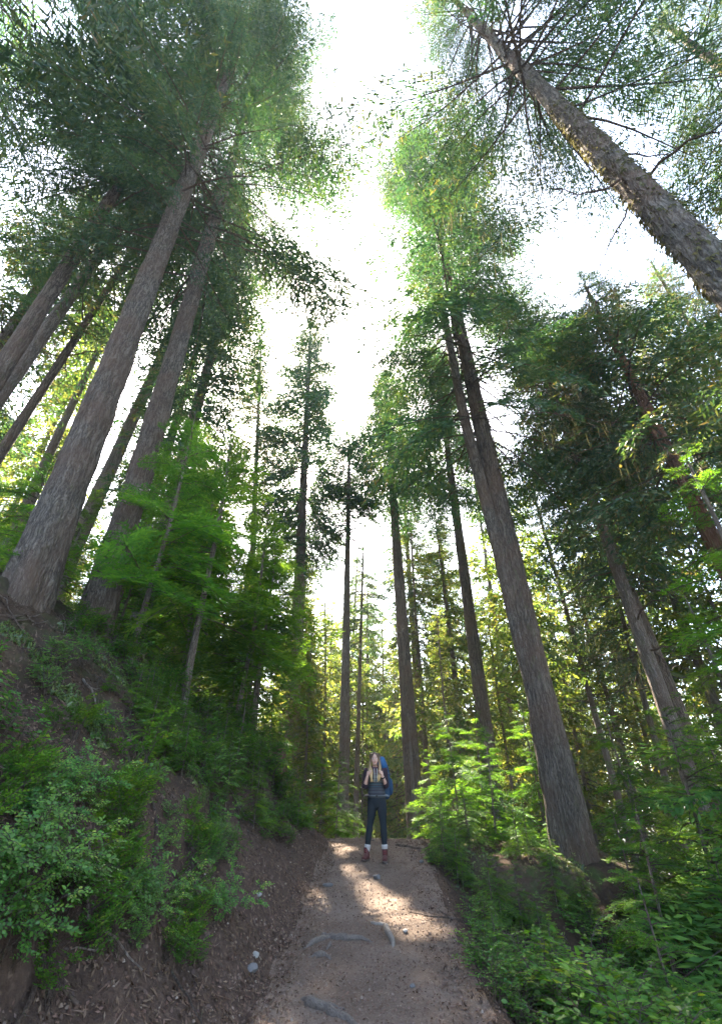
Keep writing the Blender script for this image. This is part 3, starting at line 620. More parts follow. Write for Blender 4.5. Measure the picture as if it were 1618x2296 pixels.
# ------------------------------------------------------------------ leafy shrubs
def leaf_quads(p, d, nrm, ln, wd, fold=0.25):
    s = norm(np.cross(d, nrm)); up = norm(np.cross(s, d)); t = p + d * ln[:, None]; out = []
    for sg in (1, -1):
        a = p + d * (ln * .3)[:, None] + s * sg * (wd * .5)[:, None] + up * (wd * fold * .5)[:, None]
        b = p + d * (ln * .68)[:, None] + s * sg * (wd * .42)[:, None] + up * (wd * fold * .4)[:, None]
        out.append(np.stack([p, a, b, t], 1) if sg > 0 else np.stack([t, b, a, p], 1))
    return np.concatenate(out)
def proto_shrub(seed, H, nst, leaf, spread, per=9, label='shrub'):
    rng = np.random.default_rng(seed); root = thing('leafy_shrub', label, 'shrub')
    SQ = []; P = []; D = []; Nn = []; T = []
    for i in range(nst):
        az = rng.uniform(0, 6.283); out = spread * rng.uniform(0.25, 1); hh = H * rng.uniform(0.55, 1.0)
        tip = np.array([math.cos(az) * out, math.sin(az) * out, hh]); n = 9
        st = wander((rng.normal(0, .04), rng.normal(0, .04), -0.08), tip, n, 0.08, rng); st[:, 2] += 0.15 * H * np.sin(np.linspace(0, 3.14, n))
        SQ.append(tube_quads(st, np.linspace(0.006, 0.0018, n), 4)); tone = rng.random()
        for k in range(per):
            u = rng.uniform(0.3, 1.0); idx = min(n - 2, int(u * (n - 1))); b = st[idx] + (st[idx + 1] - st[idx]) * (u * (n - 1) - idx)
            a2 = az + rng.normal(0, 1.0); dd = norm(np.array([math.cos(a2), math.sin(a2), rng.normal(0.12, 0.18)])); l = rng.uniform(0.10, 0.26) * H ** 0.5
            tw = np.stack([b, b + dd * l * .5 + [0, 0, .012], b + dd * l - [0, 0, .01]]); SQ.append(tube_quads(tw, [0.003, 0.002, 0.001], 3))
            m = max(4, int(l / (leaf * 0.42)))
            for j in range(m):
                v = (j + 1) / m; q = b + dd * l * v; sd = 1 if j % 2 else -1
                e = norm(dd * 0.55 + sd * norm(np.cross(dd, [0, 0, 1])) * 0.9 + rng.normal(0, .15, 3)) if j < m - 1 else dd
                P.append(q); D.append(e); Nn.append(norm(np.array([0, 0, 1.0]) + rng.normal(0, 0.35, 3))); T.append(np.clip(0.5 * tone + 0.5 * rng.random(), 0, 1))
    P = np.array(P); D = np.array(D); Nn = np.array(Nn); ln = leaf * rng.uniform(0.65, 1.25, len(P)); 
    q = leaf_quads(P, D, Nn, ln, ln * 0.55); T = np.concatenate([T, T])
    link('stems', quads_mesh('stems', np.concatenate(SQ), M_limb), root)
    link('leaves', quads_mesh('leaves', q, M_shr, T), root)
    return root
shr = [proto_shrub(301, 0.55, 9, 0.042, 0.55), proto_shrub(302, 0.75, 11, 0.05, 0.6), proto_shrub(303, 0.35, 8, 0.036, 0.4), proto_shrub(304, 1.0, 14, 0.058, 0.65, per=11)]
used_h = [False] * 4
def put_shrub(k, x, y, label, group, sc=1.0, dz=0.0, tilt=(0, 0)):
    rz = (x * 7.7 + y * 3.1) % 6.28; loc = (x, y, hz(x, y) + dz)
    if not used_h[k]:
        o = shr[k]; used_h[k] = True; o.location = [float(v) for v in loc]; o.rotation_euler = (tilt[0], tilt[1], rz); o.scale = (sc,) * 3; o['label'] = label; o['group'] = group
    else: o = dup(shr[k], loc, rz, sc, label=label, group=group, tilt=tilt)
rng = np.random.default_rng(89)
for i in range(70):
    y = rng.uniform(6.5, 11.8); x = float(xl(y)) - rng.uniform(1.0 - 0.6 * max(0, min(1, (y - 7.5) / 2)), 2.8)
    put_sapling(3, x, y, 'tiny hemlock seedling in the green fringe along the top of the left bank', 'hemlock seedlings on the left bank', rng.uniform(0.16, 0.36))
for i in range(56):
    y = rng.uniform(6.0, 11.5); x = float(xr(y)) + rng.uniform(0.2, 3.2)
    put_sapling(3, x, y, 'tiny hemlock seedling on the dark slope between the trail and the biggest right trunk', 'hemlock seedlings in the right hollow', rng.uniform(0.18, 0.45))
for i in range(9):
    y = rng.uniform(7.2, 9.6); x = rng.uniform(3.2, 5.6)
    put_sapling(int(rng.integers(2, 4)), x, y, 'knee-high hemlock spreading bright boughs below the foot of the biggest right trunk', 'low hemlocks below the biggest right trunk', rng.uniform(0.5, 0.9))
rng = np.random.default_rng(88)
nsh = 0
while nsh < 110:                        # left bank
    y = rng.uniform(2.3, 10.8); sl = rng.uniform(0.95, 4.8); x = float(xl(y)) - sl
    if fbm2(np.array([x * .9 + 30]), np.array([y * .9]), 3)[0] < -0.12: continue
    if sl < 1.25 and rng.random() < 0.75: continue
    low = sl < 2.2
    put_shrub(int(rng.choice(3, p=[.5, .2, .3])), x, y, 'small leafy shrub on the dark lower slope of the left bank' if low else 'small leafy shrub high on the left bank under the trunks',
              'shrubs low on the left bank' if low else 'shrubs high on the left bank', rng.uniform(0.6, 1.0), 0, (0, -0.35))
    nsh += 1
rq = np.random.default_rng(91)
for (px, py, k, sc) in [(int(a), int(b), int(rq.integers(0, 3)), rq.uniform(.32, .62)) for a, b in zip(rq.uniform(-60, 520, 90), rq.uniform(1740, 2190, 90))] + [(20, 2180, 0, .5), (110, 2270, 2, .6), (60, 2090, 1, .5), (330, 2060, 1, .6), (420, 1960, 1, .65), (470, 1930, 0, .6), (240, 2080, 1, .6)]:
    r_ = ray(px, py); t_ = 1.5
    while t_ < 20 and CAMZ + r_[2] * t_ > hz(r_[0] * t_, r_[1] * t_): t_ += 0.04
    if r_[1] * t_ < 2.2: continue
    put_shrub(k, r_[0] * t_, r_[1] * t_, 'leafy green shrub in the patch covering the near lower part of the left bank', 'shrubs on the near left bank', sc, 0, (0.25, -0.5))
for i in range(34):
    y = rng.uniform(5.6, 9.4); x = float(xr(y)) + rng.uniform(1.2, 3.6)
    put_shrub(int(rng.choice([1, 3])), x, y, 'leafy shrub in the dark hollow above the bright lower right mass', 'shrubs in the right hollow', rng.uniform(0.7, 1.2))
for i in range(44):                    # bright mass at the lower right
    y = rng.uniform(3.4, 6.3); x = float(xr(y)) + rng.uniform(0.85, 2.9)
    put_shrub(int(rng.choice([1, 3, 3])), x, y, 'bright green leafy shrub in the mass filling the lower right corner', 'shrubs in the lower right corner', rng.uniform(0.95, 1.45))
for i in range(22):                    # along the right edge of the trail
    y = rng.uniform(4.2, 10.5); x = float(xr(y)) + rng.uniform(0.05, 0.5)
    put_shrub(2 if rng.random() < .7 else 0, x, y, 'low leafy plant along the right edge of the trail', 'plants along the right trail edge', rng.uniform(0.45, 0.8))
for i in range(20):
    y = rng.uniform(8.0, 11.6); x = float(xl(y)) - rng.uniform(0.4, 1.2)
    put_shrub(int(rng.choice([0, 2])), x, y, 'small dark leafy plant on the steep bank edge just left of the hiker', 'plants on the bank edge by the hiker', rng.uniform(0.4, 0.75), 0, (0, -0.3))
for i in range(12):                    # sunlit crest of the bank
    y = rng.uniform(8.6, 12.0); x = float(xl(y)) - rng.uniform(0.9, 2.0)
    put_shrub(int(rng.choice(2)), x, y, 'sunlit yellow-green leafy shrub on the crest of the bank left of the hiker', 'shrubs on the bank crest', rng.uniform(0.8, 1.15))

# ------------------------------------------------------------------ trail: roots, stones, sticks, litter
def gp(px, py):                        # the ground spot seen at a place of the photograph
    d = ray(px, py); t = 2.0
    for _ in range(400):
        p = np.array([0, 0, CAMZ]) + d * t
        if p[2] < hz(p[0], p[1]): break
        t += 0.03
    return p[:2]
def ground_tube(name, pts, r0, r1, m, seed, label=None, cat=None, sink=0.45, group=None, seg=8, parent=None, rough=0.25):
    rng = np.random.default_rng(seed); pts = np.array(pts, float); n = max(16, len(pts) * 9)
    u = np.linspace(0, 1, n); k = np.linspace(0, 1, len(pts)); xy = np.stack([np.interp(u, k, pts[:, 0]), np.interp(u, k, pts[:, 1])], 1)
    for _ in range(4): xy[1:-1] = (xy[:-2] + xy[1:-1] * 2 + xy[2:]) / 4
    jt = rng.normal(0, r0 * 0.6, (7, 2)); jt[0] = jt[-1] = 0; xy += np.stack([np.interp(u, np.linspace(0, 1, 7), jt[:, q]) for q in (0, 1)], 1)
    for _ in range(6): xy[1:-1] = (xy[:-2] + xy[1:-1] * 2 + xy[2:]) / 4
    r = np.interp(u, [0, .05, .25, .55, .8, .93, 1], [r1 * .15, r0 * .45, r0 * .8, r0, r1 + 0.25 * r0, r1 * .7, r1 * .15]) * (1 + rough * np.interp(u, np.linspace(0, 1, 5), rng.normal(0, 0.5, 5)))
    zb = np.array([hz(a, b) for a, b in xy])
    for _ in range(5): zb[1:-1] = (zb[:-2] + zb[1:-1] * 2 + zb[2:]) / 4
    z = zb + r * (1 - 2 * sink) + 0.012 * np.sin(u * 9 + seed) - 1.8 * r * (np.clip(0.12 - u, 0, 1) / .12 + np.clip(u - 0.88, 0, 1) / .12)
    V = tube_rings(np.column_stack([xy, z]), r, seg, r * 0.8)
    V += (n3(V[:, :, 0] * 22 + 90, V[:, :, 1] * 22 + 90, V[:, :, 2] * 22 + 90) * (r * 0.5)[:, None])[:, :, None] * np.array([.3, .3, 1])
    o = link(name, grid_mesh(name, V, m), parent)
    if label: tag(o, label, cat, group)
    return o
def root_thing(label, px, r0, r1, seed, m=None, side=(), group=None, cat='root', name='exposed_root'):
    P = [gp(*p) for p in px]; c = P[0]
    if not side: return ground_tube(name, P, r0, r1, m or M_root, seed, label, cat, group=group)
    t = thing(name, label, cat, (0, 0, 0), 0, group)
    ground_tube('main_root', P, r0, r1, m or M_root, seed, parent=t)
    for k, sd in enumerate(side): ground_tube('side_root', [gp(*p) for p in sd], r0 * .5, r1 * .5, m or M_root, seed + 70 + k, parent=t)
    return t
root_thing('thick grey root lying across the trail, the longest one left of its middle', [(680, 2128), (705, 2112), (735, 2104), (770, 2110), (805, 2108), (850, 2118)], 0.048, 0.018, 1, side=([(705, 2112), (722, 2100), (735, 2098)], [(742, 2112), (738, 2124), (730, 2132)]))
root_thing('pale curved root arching over the middle of the trail', [(828, 2066), (850, 2074), (868, 2090), (876, 2112), (878, 2128)], 0.040, 0.024, 2, M_proot)
root_thing('short thin root just below the longest root on the trail', [(682, 2149), (705, 2145), (730, 2148), (748, 2156)], 0.026, 0.014, 3)
root_thing('big dark root at the bottom edge of the trail', [(655, 2236), (690, 2254), (735, 2268), (775, 2290), (820, 2330)], 0.046, 0.022, 4, M_root, side=([(720, 2256), (750, 2262), (772, 2272)],))
root_thing('small root stub crossing the trail top behind the boots', [(790, 1878), (815, 1882), (840, 1886)], 0.03, 0.02, 5)
root_thing('root ridge along the trail crest right of the boots', [(885, 1895), (915, 1900), (950, 1903)], 0.03, 0.015, 6, M_limb)
root_thing('thin root slanting down the bare bank foot, right of the two pale stones', [(640, 1945), (655, 1965), (668, 1985)], 0.014, 0.006, 7, M_limb)
def stone(label, px, r, m, seed, flat=0.6):
    rng = np.random.default_rng(seed); x, y = gp(*px); bm = bmesh.new(); bmesh.ops.create_icosphere(bm, subdivisions=3, radius=1)
    co = np.array([v.co[:] for v in bm.verts]); pl = norm(rng.normal(0, 1, (9, 3))); d = co @ pl.T
    k = np.min(np.where(d > 0.25, 0.72 / np.maximum(d, 1e-3), 9), axis=1); co = co * np.minimum(k, 1.0)[:, None] * (1 + 0.08 * n3(co[:, 0] * 3 + 20 + seed, co[:, 1] * 3 + 20, co[:, 2] * 3 + 20))[:, None]
    co = co * np.array([1, rng.uniform(.7, 1), flat]) * r
    for v, c in zip(bm.verts, co): v.co = c
    me = bpy.data.meshes.new('stone'); bm.to_mesh(me); bm.free(); me.materials.append(m)
    o = link('stone', me); o.location = (float(x), float(y), hz(x, y) + r * flat * 0.35); o.rotation_euler = (0, 0, rng.uniform(0, 6.28)); return tag(o, label, 'stone')
stone('pale stone at the left foot of the bank, upper of the two', (571, 2146), 0.045, M_stone, 1, 0.75)
stone('blue-grey stone at the left foot of the bank, lower of the two', (563, 2176), 0.06, M_stone2, 2, 0.7)
stone('dark stone in the middle of the trail below the hiker', (845, 1970), 0.07, M_stone2, 3, 0.6)
stone('flat grey stone in the sunlit left half of the trail', (735, 1988), 0.08, M_stone2, 4, 0.4)
stone('small pale stone at the lower end of the sunlit patch', (908, 2092), 0.035, M_stone, 5)
stone('small dark stone alone on the right half of the trail', (925, 2218), 0.03, M_stone2, 6)
stone('small grey stone right of the boots near the trail edge', (945, 1935), 0.05, M_stone2, 7)
stone('white pebble at the right edge of the trail beside the dark hollow', (1048, 2120), 0.035, M_stone, 8)
stone('small pale stone at the foot of the bare bank under the overhang', (580, 2010), 0.04, M_stone, 9)

def litter(name, n, xy, ln, wd, m, seed, lift=0.008, tilt=0.35, tints=(0, 1)):
    rng = np.random.default_rng(seed); xy = xy[:n]; n = len(xy)
    e = 0.03; z = h_raw(xy[:, 0], xy[:, 1]); gx = (h_raw(xy[:, 0] + e, xy[:, 1]) - z) / e; gy = (h_raw(xy[:, 0], xy[:, 1] + e) - z) / e
    nr = norm(np.stack([-gx, -gy, np.ones(n)], 1) + rng.normal(0, tilt, (n, 3))); a = rng.uniform(0, 6.283, n)
    d = norm(np.cross(nr, np.stack([np.cos(a), np.sin(a), np.zeros(n)], 1))); w = np.cross(nr, d)
    L = ln * rng.uniform(0.4, 1.6, n); W = wd * rng.uniform(0.5, 1.6, n); p = np.stack([xy[:, 0], xy[:, 1], z + lift], 1) - d * (L / 2)[:, None]
    return tag(link(name, quads_mesh(name, cards(p, d, w, L, W), m, rng.uniform(*tints, n))), kind='stuff')
rng = np.random.default_rng(9)
def spots(n, y0, y1, s0, s1, left=True, pw=1.0):
    y = y0 + (y1 - y0) * rng.random(n) ** 1.4; s = s0 + (s1 - s0) * rng.random(n) ** pw
    return np.stack([xl(y) - s if left else xr(y) + s, y], 1)
litter('fallen_twigs', 3000, spots(3000, 2.2, 11, 0.0, 4.5), 0.12, 0.006, M_lit, 11, 0.02, 0.5, (0, 0.9))
litter('bark_flakes', 7000, spots(7000, 2.2, 11, 0.0, 4.5), 0.032, 0.024, M_lit, 12, 0.012, 0.5, (0, 0.35))
litter('fallen_needles', 26000, spots(26000, 2.2, 12, -0.25, 4.5), 0.045, 0.012, M_lit, 1, 0.010, 0.5, (0, 0.8))
litter('fallen_leaves', 7000, spots(7000, 2.2, 12, -0.15, 3.0, True, 1.4), 0.026, 0.018, M_lit, 2, 0.010, 0.4, (0.1, 0.9))
litter('trail_crumbs', 16000, spots(16000, 2.6, 12.5, -2.0, 0.2), 0.022, 0.015, M_lit, 3, 0.004, 0.5, (0.5, 0.95))
litter('edge_litter', 9000, spots(9000, 2.6, 12, -0.35, 2.5, False), 0.045, 0.014, M_lit, 4, 0.010, 0.5, (0, 0.8))
def pebbles(n, seed):
    r = np.random.default_rng(seed); Q = []
    xy = np.concatenate([spots(int(n * .6), 2.8, 12.2, -2.0, 0.3), spots(n - int(n * .6), 2.8, 10.5, -0.2, 0.9)])
    z = h_raw(xy[:, 0], xy[:, 1]); base = np.array([[1, 0, 0], [0, 1, 0], [-1, 0, 0], [0, -1, 0]], float)
    for k in range(len(xy)):
        s = 0.006 + 0.014 * r.random() ** 2.5; a = r.uniform(0, 6.28); c, sn = math.cos(a), math.sin(a)
        b = base * s * r.uniform(.6, 1.2, (4, 1)); b = np.stack([b[:, 0] * c - b[:, 1] * sn, b[:, 0] * sn + b[:, 1] * c, b[:, 2]], 1) + [xy[k, 0], xy[k, 1], z[k] - 0.002]
        t = b * 0.45 + b.mean(0) * 0.55 + [0, 0, s * 0.9]
        for i in range(4): Q.append([b[i], b[(i + 1) % 4], t[(i + 1) % 4], t[i]])
        Q.append(t)
    return np.array(Q)
q = pebbles(2600, 4); tag(link('trail_gravel', quads_mesh('trail_gravel', q, M_lit, np.repeat(np.random.default_rng(1).uniform(.45, 1, len(q) // 5), 5))), kind='stuff')
# moss tufts on the bank crest
xy = spots(26000, 5.5, 12.0, 1.1, 4.2); kk = fbm2(xy[:, 0] * 1.6 + 5, xy[:, 1] * 1.6, 4) + 0.10 * (xy[:, 1] - 8) > 0.02
litter('bank_moss', 20000, xy[kk], 0.06, 0.02, M_moss, 5, 0.02, 0.9)
xy = spots(9000, 6.5, 12.0, 0.25, 3.2, False); litter('hollow_moss', 5000, xy[fbm2(xy[:, 0] * 1.6 + 5, xy[:, 1] * 1.6, 4) > 0.05], 0.06, 0.02, M_moss, 6, 0.02, 0.9)
# fallen sticks and dead branches
rs = np.random.default_rng(21)
def stick(x, y, az, L, r, label, group, m, rise=0.15):
    d = np.array([math.cos(az), math.sin(az)]); n = 9; u = np.linspace(0, 1, n)
    P = np.stack([x + d[0] * L * u, y + d[1] * L * u, np.zeros(n)], 1); P[:, :2] += np.cumsum(rs.normal(0, 0.022 * L, (n, 2)), 0)
    P[:, 2] = h_raw(P[:, 0], P[:, 1]) + r * 0.6 + rise * L * u * rs.random() + 0.015
    Q = [tube_quads(P, np.linspace(r, r * .35, n), 6)]
    for k in range(rs.integers(1, 4)):
        i = rs.integers(2, 7); e = P[i] + np.array([rs.normal(0, .18), rs.normal(0, .18), rs.uniform(.0, .12)]) * L; Q.append(tube_quads(wander(P[i], e, 5, .12, rs), np.linspace(r * .5, r * .2, 5), 4))
    tag(link('fallen_stick', quads_mesh('fallen_stick', np.concatenate(Q), m)), label, 'stick', group)
for i in range(46):
    y = rs.uniform(2.6, 10); sl = rs.uniform(0.5, 4.5); x = float(xl(y)) - sl
    stick(x, y, rs.uniform(0, 6.28), rs.uniform(0.35, 1.3), rs.uniform(0.006, 0.016), 'dead stick lying among the litter and shrubs of the left bank', 'dead sticks on the left bank', M_dead if rs.random() < .5 else M_limb)
for i in range(14):
    y = rs.uniform(4.5, 9); x = float(xr(y)) + rs.uniform(0.3, 2.2)
    stick(x, y, rs.uniform(0, 6.28), rs.uniform(0.4, 1.2), rs.uniform(0.008, 0.018), 'dead stick in the dark hollow beside the right trail edge', 'dead sticks in the right hollow', M_limb, 0.3)
# roots hanging out of the cut below the bank lip
for i in range(16):
    y = rs.uniform(4.5, 10.5); x0 = float(xl(y)) - rs.uniform(1.0, 1.35); 
    ground_tube('bank_root', [(x0 - 0.2, y), (x0 + 0.1, y + rs.normal(0, .15)), (x0 + rs.uniform(.3, .7), y + rs.normal(0, .3))], rs.uniform(.008, .018), .004, M_limb, 400 + i, 'thin dark root hanging down the bare cut of the left bank', 'root', 0.2, 'roots hanging from the left bank')
# broken pieces by the trail crest
x, y = 2.10, 21.35
t = thing('broken_stump', 'stripped pale splintered snag leaning on the straight brown trunk behind the hiker', 'dead tree', (x, y, hz(x, y)))
link('trunk', trunk_mesh('trunk', lambda z: np.array([-0.01 * z, 0.012 * z, z]), -0.2, 4.2, 0.13, 0.01, M_dead, 20, 0.15, 0.3, 0.12, 4, 0.4, 0.10), t)
x, y = gp(628, 1742); 
t = thing('rotten_stump', 'low dark rotten stump on the bank crest above the sunlit shrubs', 'stump', (x - .1, y + .2, hz(x - .1, y + .2)))
link('trunk', trunk_mesh('trunk', lambda z: np.array([0.05 * z, 0, z]), -0.2, 0.55, 0.20, 0.10, M_red, 18, 0.1, 0.5, 0.2, 8, 0.3, 0.15), t)

# ------------------------------------------------------------------ the hiker
def remesh(name, parts, voxel, m, smooth=2, post=None):
    bm = bmesh.new()
    for V in parts:                    # closed lofts
        R, n, _ = V.shape; vs = [[bm.verts.new(V[i, j]) for j in range(n)] for i in range(R)]
        for i in range(R - 1):
            for j in range(n): bm.faces.new((vs[i][j], vs[i][(j + 1) % n], vs[i + 1][(j + 1) % n], vs[i + 1][j]))
        bm.faces.new(vs[0][::-1]); bm.faces.new(vs[-1])
    bmesh.ops.recalc_face_normals(bm, faces=bm.faces)
    me = bpy.data.meshes.new('tmp'); bm.to_mesh(me); bm.free()
    o = bpy.data.objects.new('tmp', me); C.objects.link(o)
    a = o.modifiers.new('r', 'REMESH'); a.mode = 'VOXEL'; a.voxel_size = voxel
    if smooth: b = o.modifiers.new('s', 'SMOOTH'); b.iterations = smooth; b.factor = 0.5
    dg = bpy.context.evaluated_depsgraph_get(); dg.update()
    me2 = bpy.data.meshes.new_from_object(o.evaluated_get(dg)); me2.name = name
    bpy.data.objects.remove(o); me2.materials.clear(); me2.materials.append(m)
    me2.polygons.foreach_set('use_smooth', np.ones(len(me2.polygons), bool)); me2.update(); return me2
def loft(P, ra, rb=None, seg=18):
    P = np.array(P, float); n = len(P); k = np.linspace(0, n - 1, (n - 1) * 4 + 1); i0 = np.arange(n)
    def cr(v):
        out = []
        for t in k:
            i = min(int(t), n - 2); f = t - i; p0 = v[max(i - 1, 0)]; p1 = v[i]; p2 = v[i + 1]; p3 = v[min(i + 2, n - 1)]
            out.append(0.5 * ((2 * p1) + (-p0 + p2) * f + (2 * p0 - 5 * p1 + 4 * p2 - p3) * f * f + (-p0 + 3 * p1 - 3 * p2 + p3) * f ** 3))
        return np.array(out)
    ra = np.array(ra, float); rb = ra if rb is None else np.array(rb, float)
    P2 = cr(P); A = np.clip(cr(ra), .002, None); B = np.clip(cr(rb), .002, None)
    return P2, A, B, seg
def vloft(P, rx, ry, seg=24):          # vertical-ish loft: rx across, ry front to back
    P2, A, B, s = loft(P, rx, ry, seg); th = np.arange(seg) * 2 * math.pi / seg
    V = np.zeros((len(P2), seg, 3)); V[:, :, 0] = P2[:, :1] + A[:, None] * np.cos(th); V[:, :, 1] = P2[:, 1:2] + B[:, None] * np.sin(th); V[:, :, 2] = P2[:, 2:]
    return V
def tloft(P, r, rb=None, seg=14):
    P2, A, B, s = loft(P, r, rb, seg); return tube_rings(P2, A, seg, B)
def ell(c, r, seg=24, rings=16):
    ph = np.linspace(0.02, math.pi - 0.02, rings); th = np.arange(seg) * 2 * math.pi / seg
    V = np.zeros((rings, seg, 3)); V[:, :, 0] = c[0] + r[0] * np.sin(ph)[:, None] * np.cos(th); V[:, :, 1] = c[1] + r[1] * np.sin(ph)[:, None] * np.sin(th); V[:, :, 2] = c[2] - r[2] * np.cos(ph)[:, None]
    return V
M_skin = simple('skin', (0.52, 0.31, 0.23), 0.5, 0.06, 30)
M_lips = simple('lips', (0.40, 0.13, 0.12), 0.45, 0.05)
M_eyew = simple('eye_white', (0.65, 0.62, 0.60), 0.3, 0.02); M_iris = simple('iris', (0.05, 0.06, 0.05), 0.2, 0.05); M_brow = simple('brow_hair', (0.12, 0.075, 0.045), 0.7, 0.2)
M_blk = simple('black_strap', (0.02, 0.021, 0.024), 0.6, 0.3, 60); M_grey = simple('grey_webbing', (0.13, 0.14, 0.15), 0.7, 0.2, 60)
M_blue = simple('blue_nylon', (0.018, 0.085, 0.20), 0.55, 0.2, 25, 0.3); M_navy = simple('navy_nylon', (0.012, 0.04, 0.085), 0.6, 0.25, 25, 0.3)
M_legg = simple('navy_leggings', (0.003, 0.008, 0.012), 0.75, 0.15, 60); M_sock = simple('grey_wool_sock', (0.36, 0.34, 0.32), 0.95, 0.3, 90, 0.4)
M_boot = simple('maroon_leather', (0.075, 0.024, 0.022), 0.6, 0.25, 30, 0.2); M_sole = simple('brown_rubber_sole', (0.075, 0.055, 0.045), 0.8, 0.2); M_cord = simple('pale_drawcord', (0.6, 0.58, 0.52), 0.8, 0.05)
M_lace = simple('red_lace', (0.22, 0.025, 0.03), 0.7, 0.05)
def hair_mat():
    m, nt, out = mat('blonde_hair'); tc = N(nt, 'ShaderNodeTexCoord'); sx = N(nt, 'ShaderNodeSeparateXYZ'); nt.links.new(tc.outputs['Object'], sx.inputs[0])
    mr = N(nt, 'ShaderNodeMapRange'); mr.inputs['From Min'].default_value = 1.62; mr.inputs['From Max'].default_value = 1.36; nt.links.new(sx.outputs['Z'], mr.inputs['Value'])
    f = noise(nt, mapped(nt, tc.outputs['Object'], (90, 90, 6)), 1.5, 3)
    c = mixc(nt, mr.outputs[0], (0.055, 0.032, 0.02), (0.50, 0.32, 0.13)); c2 = mixc(nt, f, c, mixc(nt, 0.5, c, (0.12, 0.07, 0.035)))
    p = N(nt, 'ShaderNodeBsdfPrincipled'); p.inputs['Roughness'].default_value = 0.45; nt.links.new(c2, p.inputs['Base Color']); nt.links.new(bump(nt, f, .5, .01), p.inputs['Normal']); nt.links.new(p.outputs[0], out.inputs[0]); return m
M_hair = hair_mat()
def knit_mat():                        # horizontal knitted bands of the pullover
    m, nt, out = mat('striped_knit'); tc = N(nt, 'ShaderNodeTexCoord'); sx = N(nt, 'ShaderNodeSeparateXYZ'); nt.links.new(tc.outputs['Object'], sx.inputs[0])
    mr = N(nt, 'ShaderNodeMapRange'); mr.inputs['From Min'].default_value = 0.95; mr.inputs['From Max'].default_value = 1.45; nt.links.new(sx.outputs['Z'], mr.inputs['Value'])
    r = N(nt, 'ShaderNodeValToRGB'); r.color_ramp.interpolation = 'CONSTANT'; e = r.color_ramp.elements
    K = (0.022, 0.020, 0.026); G = (0.065, 0.072, 0.072); Tq = (0.022, 0.06, 0.064); Md = (0.055, 0.014, 0.026); O = (0.10, 0.10, 0.075)
    st = [(0, G), (.10, K), (.17, G), (.20, K), (.27, G), (.29, K), (.34, Tq), (.37, K), (.41, G), (.43, Tq), (.46, K), (.50, O), (.60, K), (.63, O), (.72, Md), (.76, O), (.79, Md)]
    while len(e) < len(st): e.new(0.5)
    for k, (p_, c) in enumerate(st): e[k].position = p_; e[k].color = (*c, 1)
    nt.links.new(mr.outputs[0], r.inputs[0])
    f = noise(nt, tc.outputs['Object'], 120, 3)
    col = mixc(nt, f, r.outputs[0], mixc(nt, 0.4, r.outputs[0], (0.02, 0.02, 0.025)))
    p = N(nt, 'ShaderNodeBsdfPrincipled'); p.inputs['Roughness'].default_value = 0.9; nt.links.new(col, p.inputs['Base Color']); nt.links.new(bump(nt, f, .5, .006), p.inputs['Normal']); nt.links.new(p.outputs[0], out.inputs[0]); return m
M_knit = knit_mat(); M_slv = simple('dark_maroon_knit', (0.022, 0.012, 0.017), 0.9, 0.35, 90, 0.4)

PX, PY = 0.28, 10.0; PZ = min(hz(PX - .13, PY - .02), hz(PX + .11, PY - .08))
hiker = thing('person', 'woman with long blonde hair, knit pullover and navy leggings, hands at pack straps', 'person', (PX, PY, PZ))
gl = hz(PX - .14, PY - .03) - PZ; gr = hz(PX + .115, PY - .12) - PZ
HX, HY = -0.015, -0.03                 # head centre
# joints (x right in the photograph, -y towards the camera)
SL, EL, WL = (-0.165, 0.02, 1.395), (-0.205, -0.02, 1.13), (-0.158, -0.135, 1.30)
SR, ER, WR = (0.165, 0.04, 1.395), (0.19, 0.0, 1.14), (0.118, -0.14, 1.305)
HLp, KL, AL = (-0.06, 0.03, 0.90), (-0.120, -0.005, 0.53), (-0.178, 0.02, 0.13)
HRp, KR, AR = (0.095, 0.03, 0.90), (0.122, -0.03, 0.53), (0.142, -0.02, 0.13)
def lim(a, b, f): return tuple(np.array(a) * (1 - f) + np.array(b) * f)
parts = []
parts.append(vloft([(0.015, 0.03, 0.84), (0.015, 0.03, 0.92), (0.01, 0.02, 1.05), (0.0, 0.02, 1.2), (0, 0.025, 1.34), (0, 0.03, 1.41), (-0.005, 0.025, 1.45)], [.15, .165, .125, .14, .155, .13, .06], [.09, .105, .085, .10, .10, .08, .055]))
parts.append(vloft([(-0.005, 0.02, 1.40), (-0.01, 0.01, 1.47), (HX, HY + .03, 1.53)], [.055, .048, .05], [.055, .05, .055]))
parts.append(ell((HX, HY + 0.015, 1.60), (0.070, 0.090, 0.098)))           # cranium
parts.append(vloft([(HX, HY - .030, 1.478), (HX, HY - .026, 1.505), (HX, HY - .012, 1.55), (HX, HY - .008, 1.60)], [.022, .046, .060, .064], [.028, .050, .064, .07]))   # jaw
parts.append(tloft([(HX, HY - .078, 1.60), (HX, HY - .092, 1.575), (HX, HY - .097, 1.555), (HX, HY - .078, 1.548)], [.008, .011, .014, .010]))   # nose
for sg in (-1, 1):
    parts.append(ell((HX + sg * .071, HY + .02, 1.575), (.010, .020, .030), 12, 10))   # ears
    parts.append(ell((HX + sg * .033, HY - .062, 1.545), (.024, .020, .022), 12, 10))  # cheeks
for (s, e, w) in ((SL, EL, WL), (SR, ER, WR)):
    parts.append(tloft([lim(s, e, -.05), lim(s, e, .3), lim(s, e, .75), e], [.055, .047, .040, .038])); parts.append(tloft([e, lim(e, w, .3), lim(e, w, .75), w], [.036, .039, .030, .024], None))
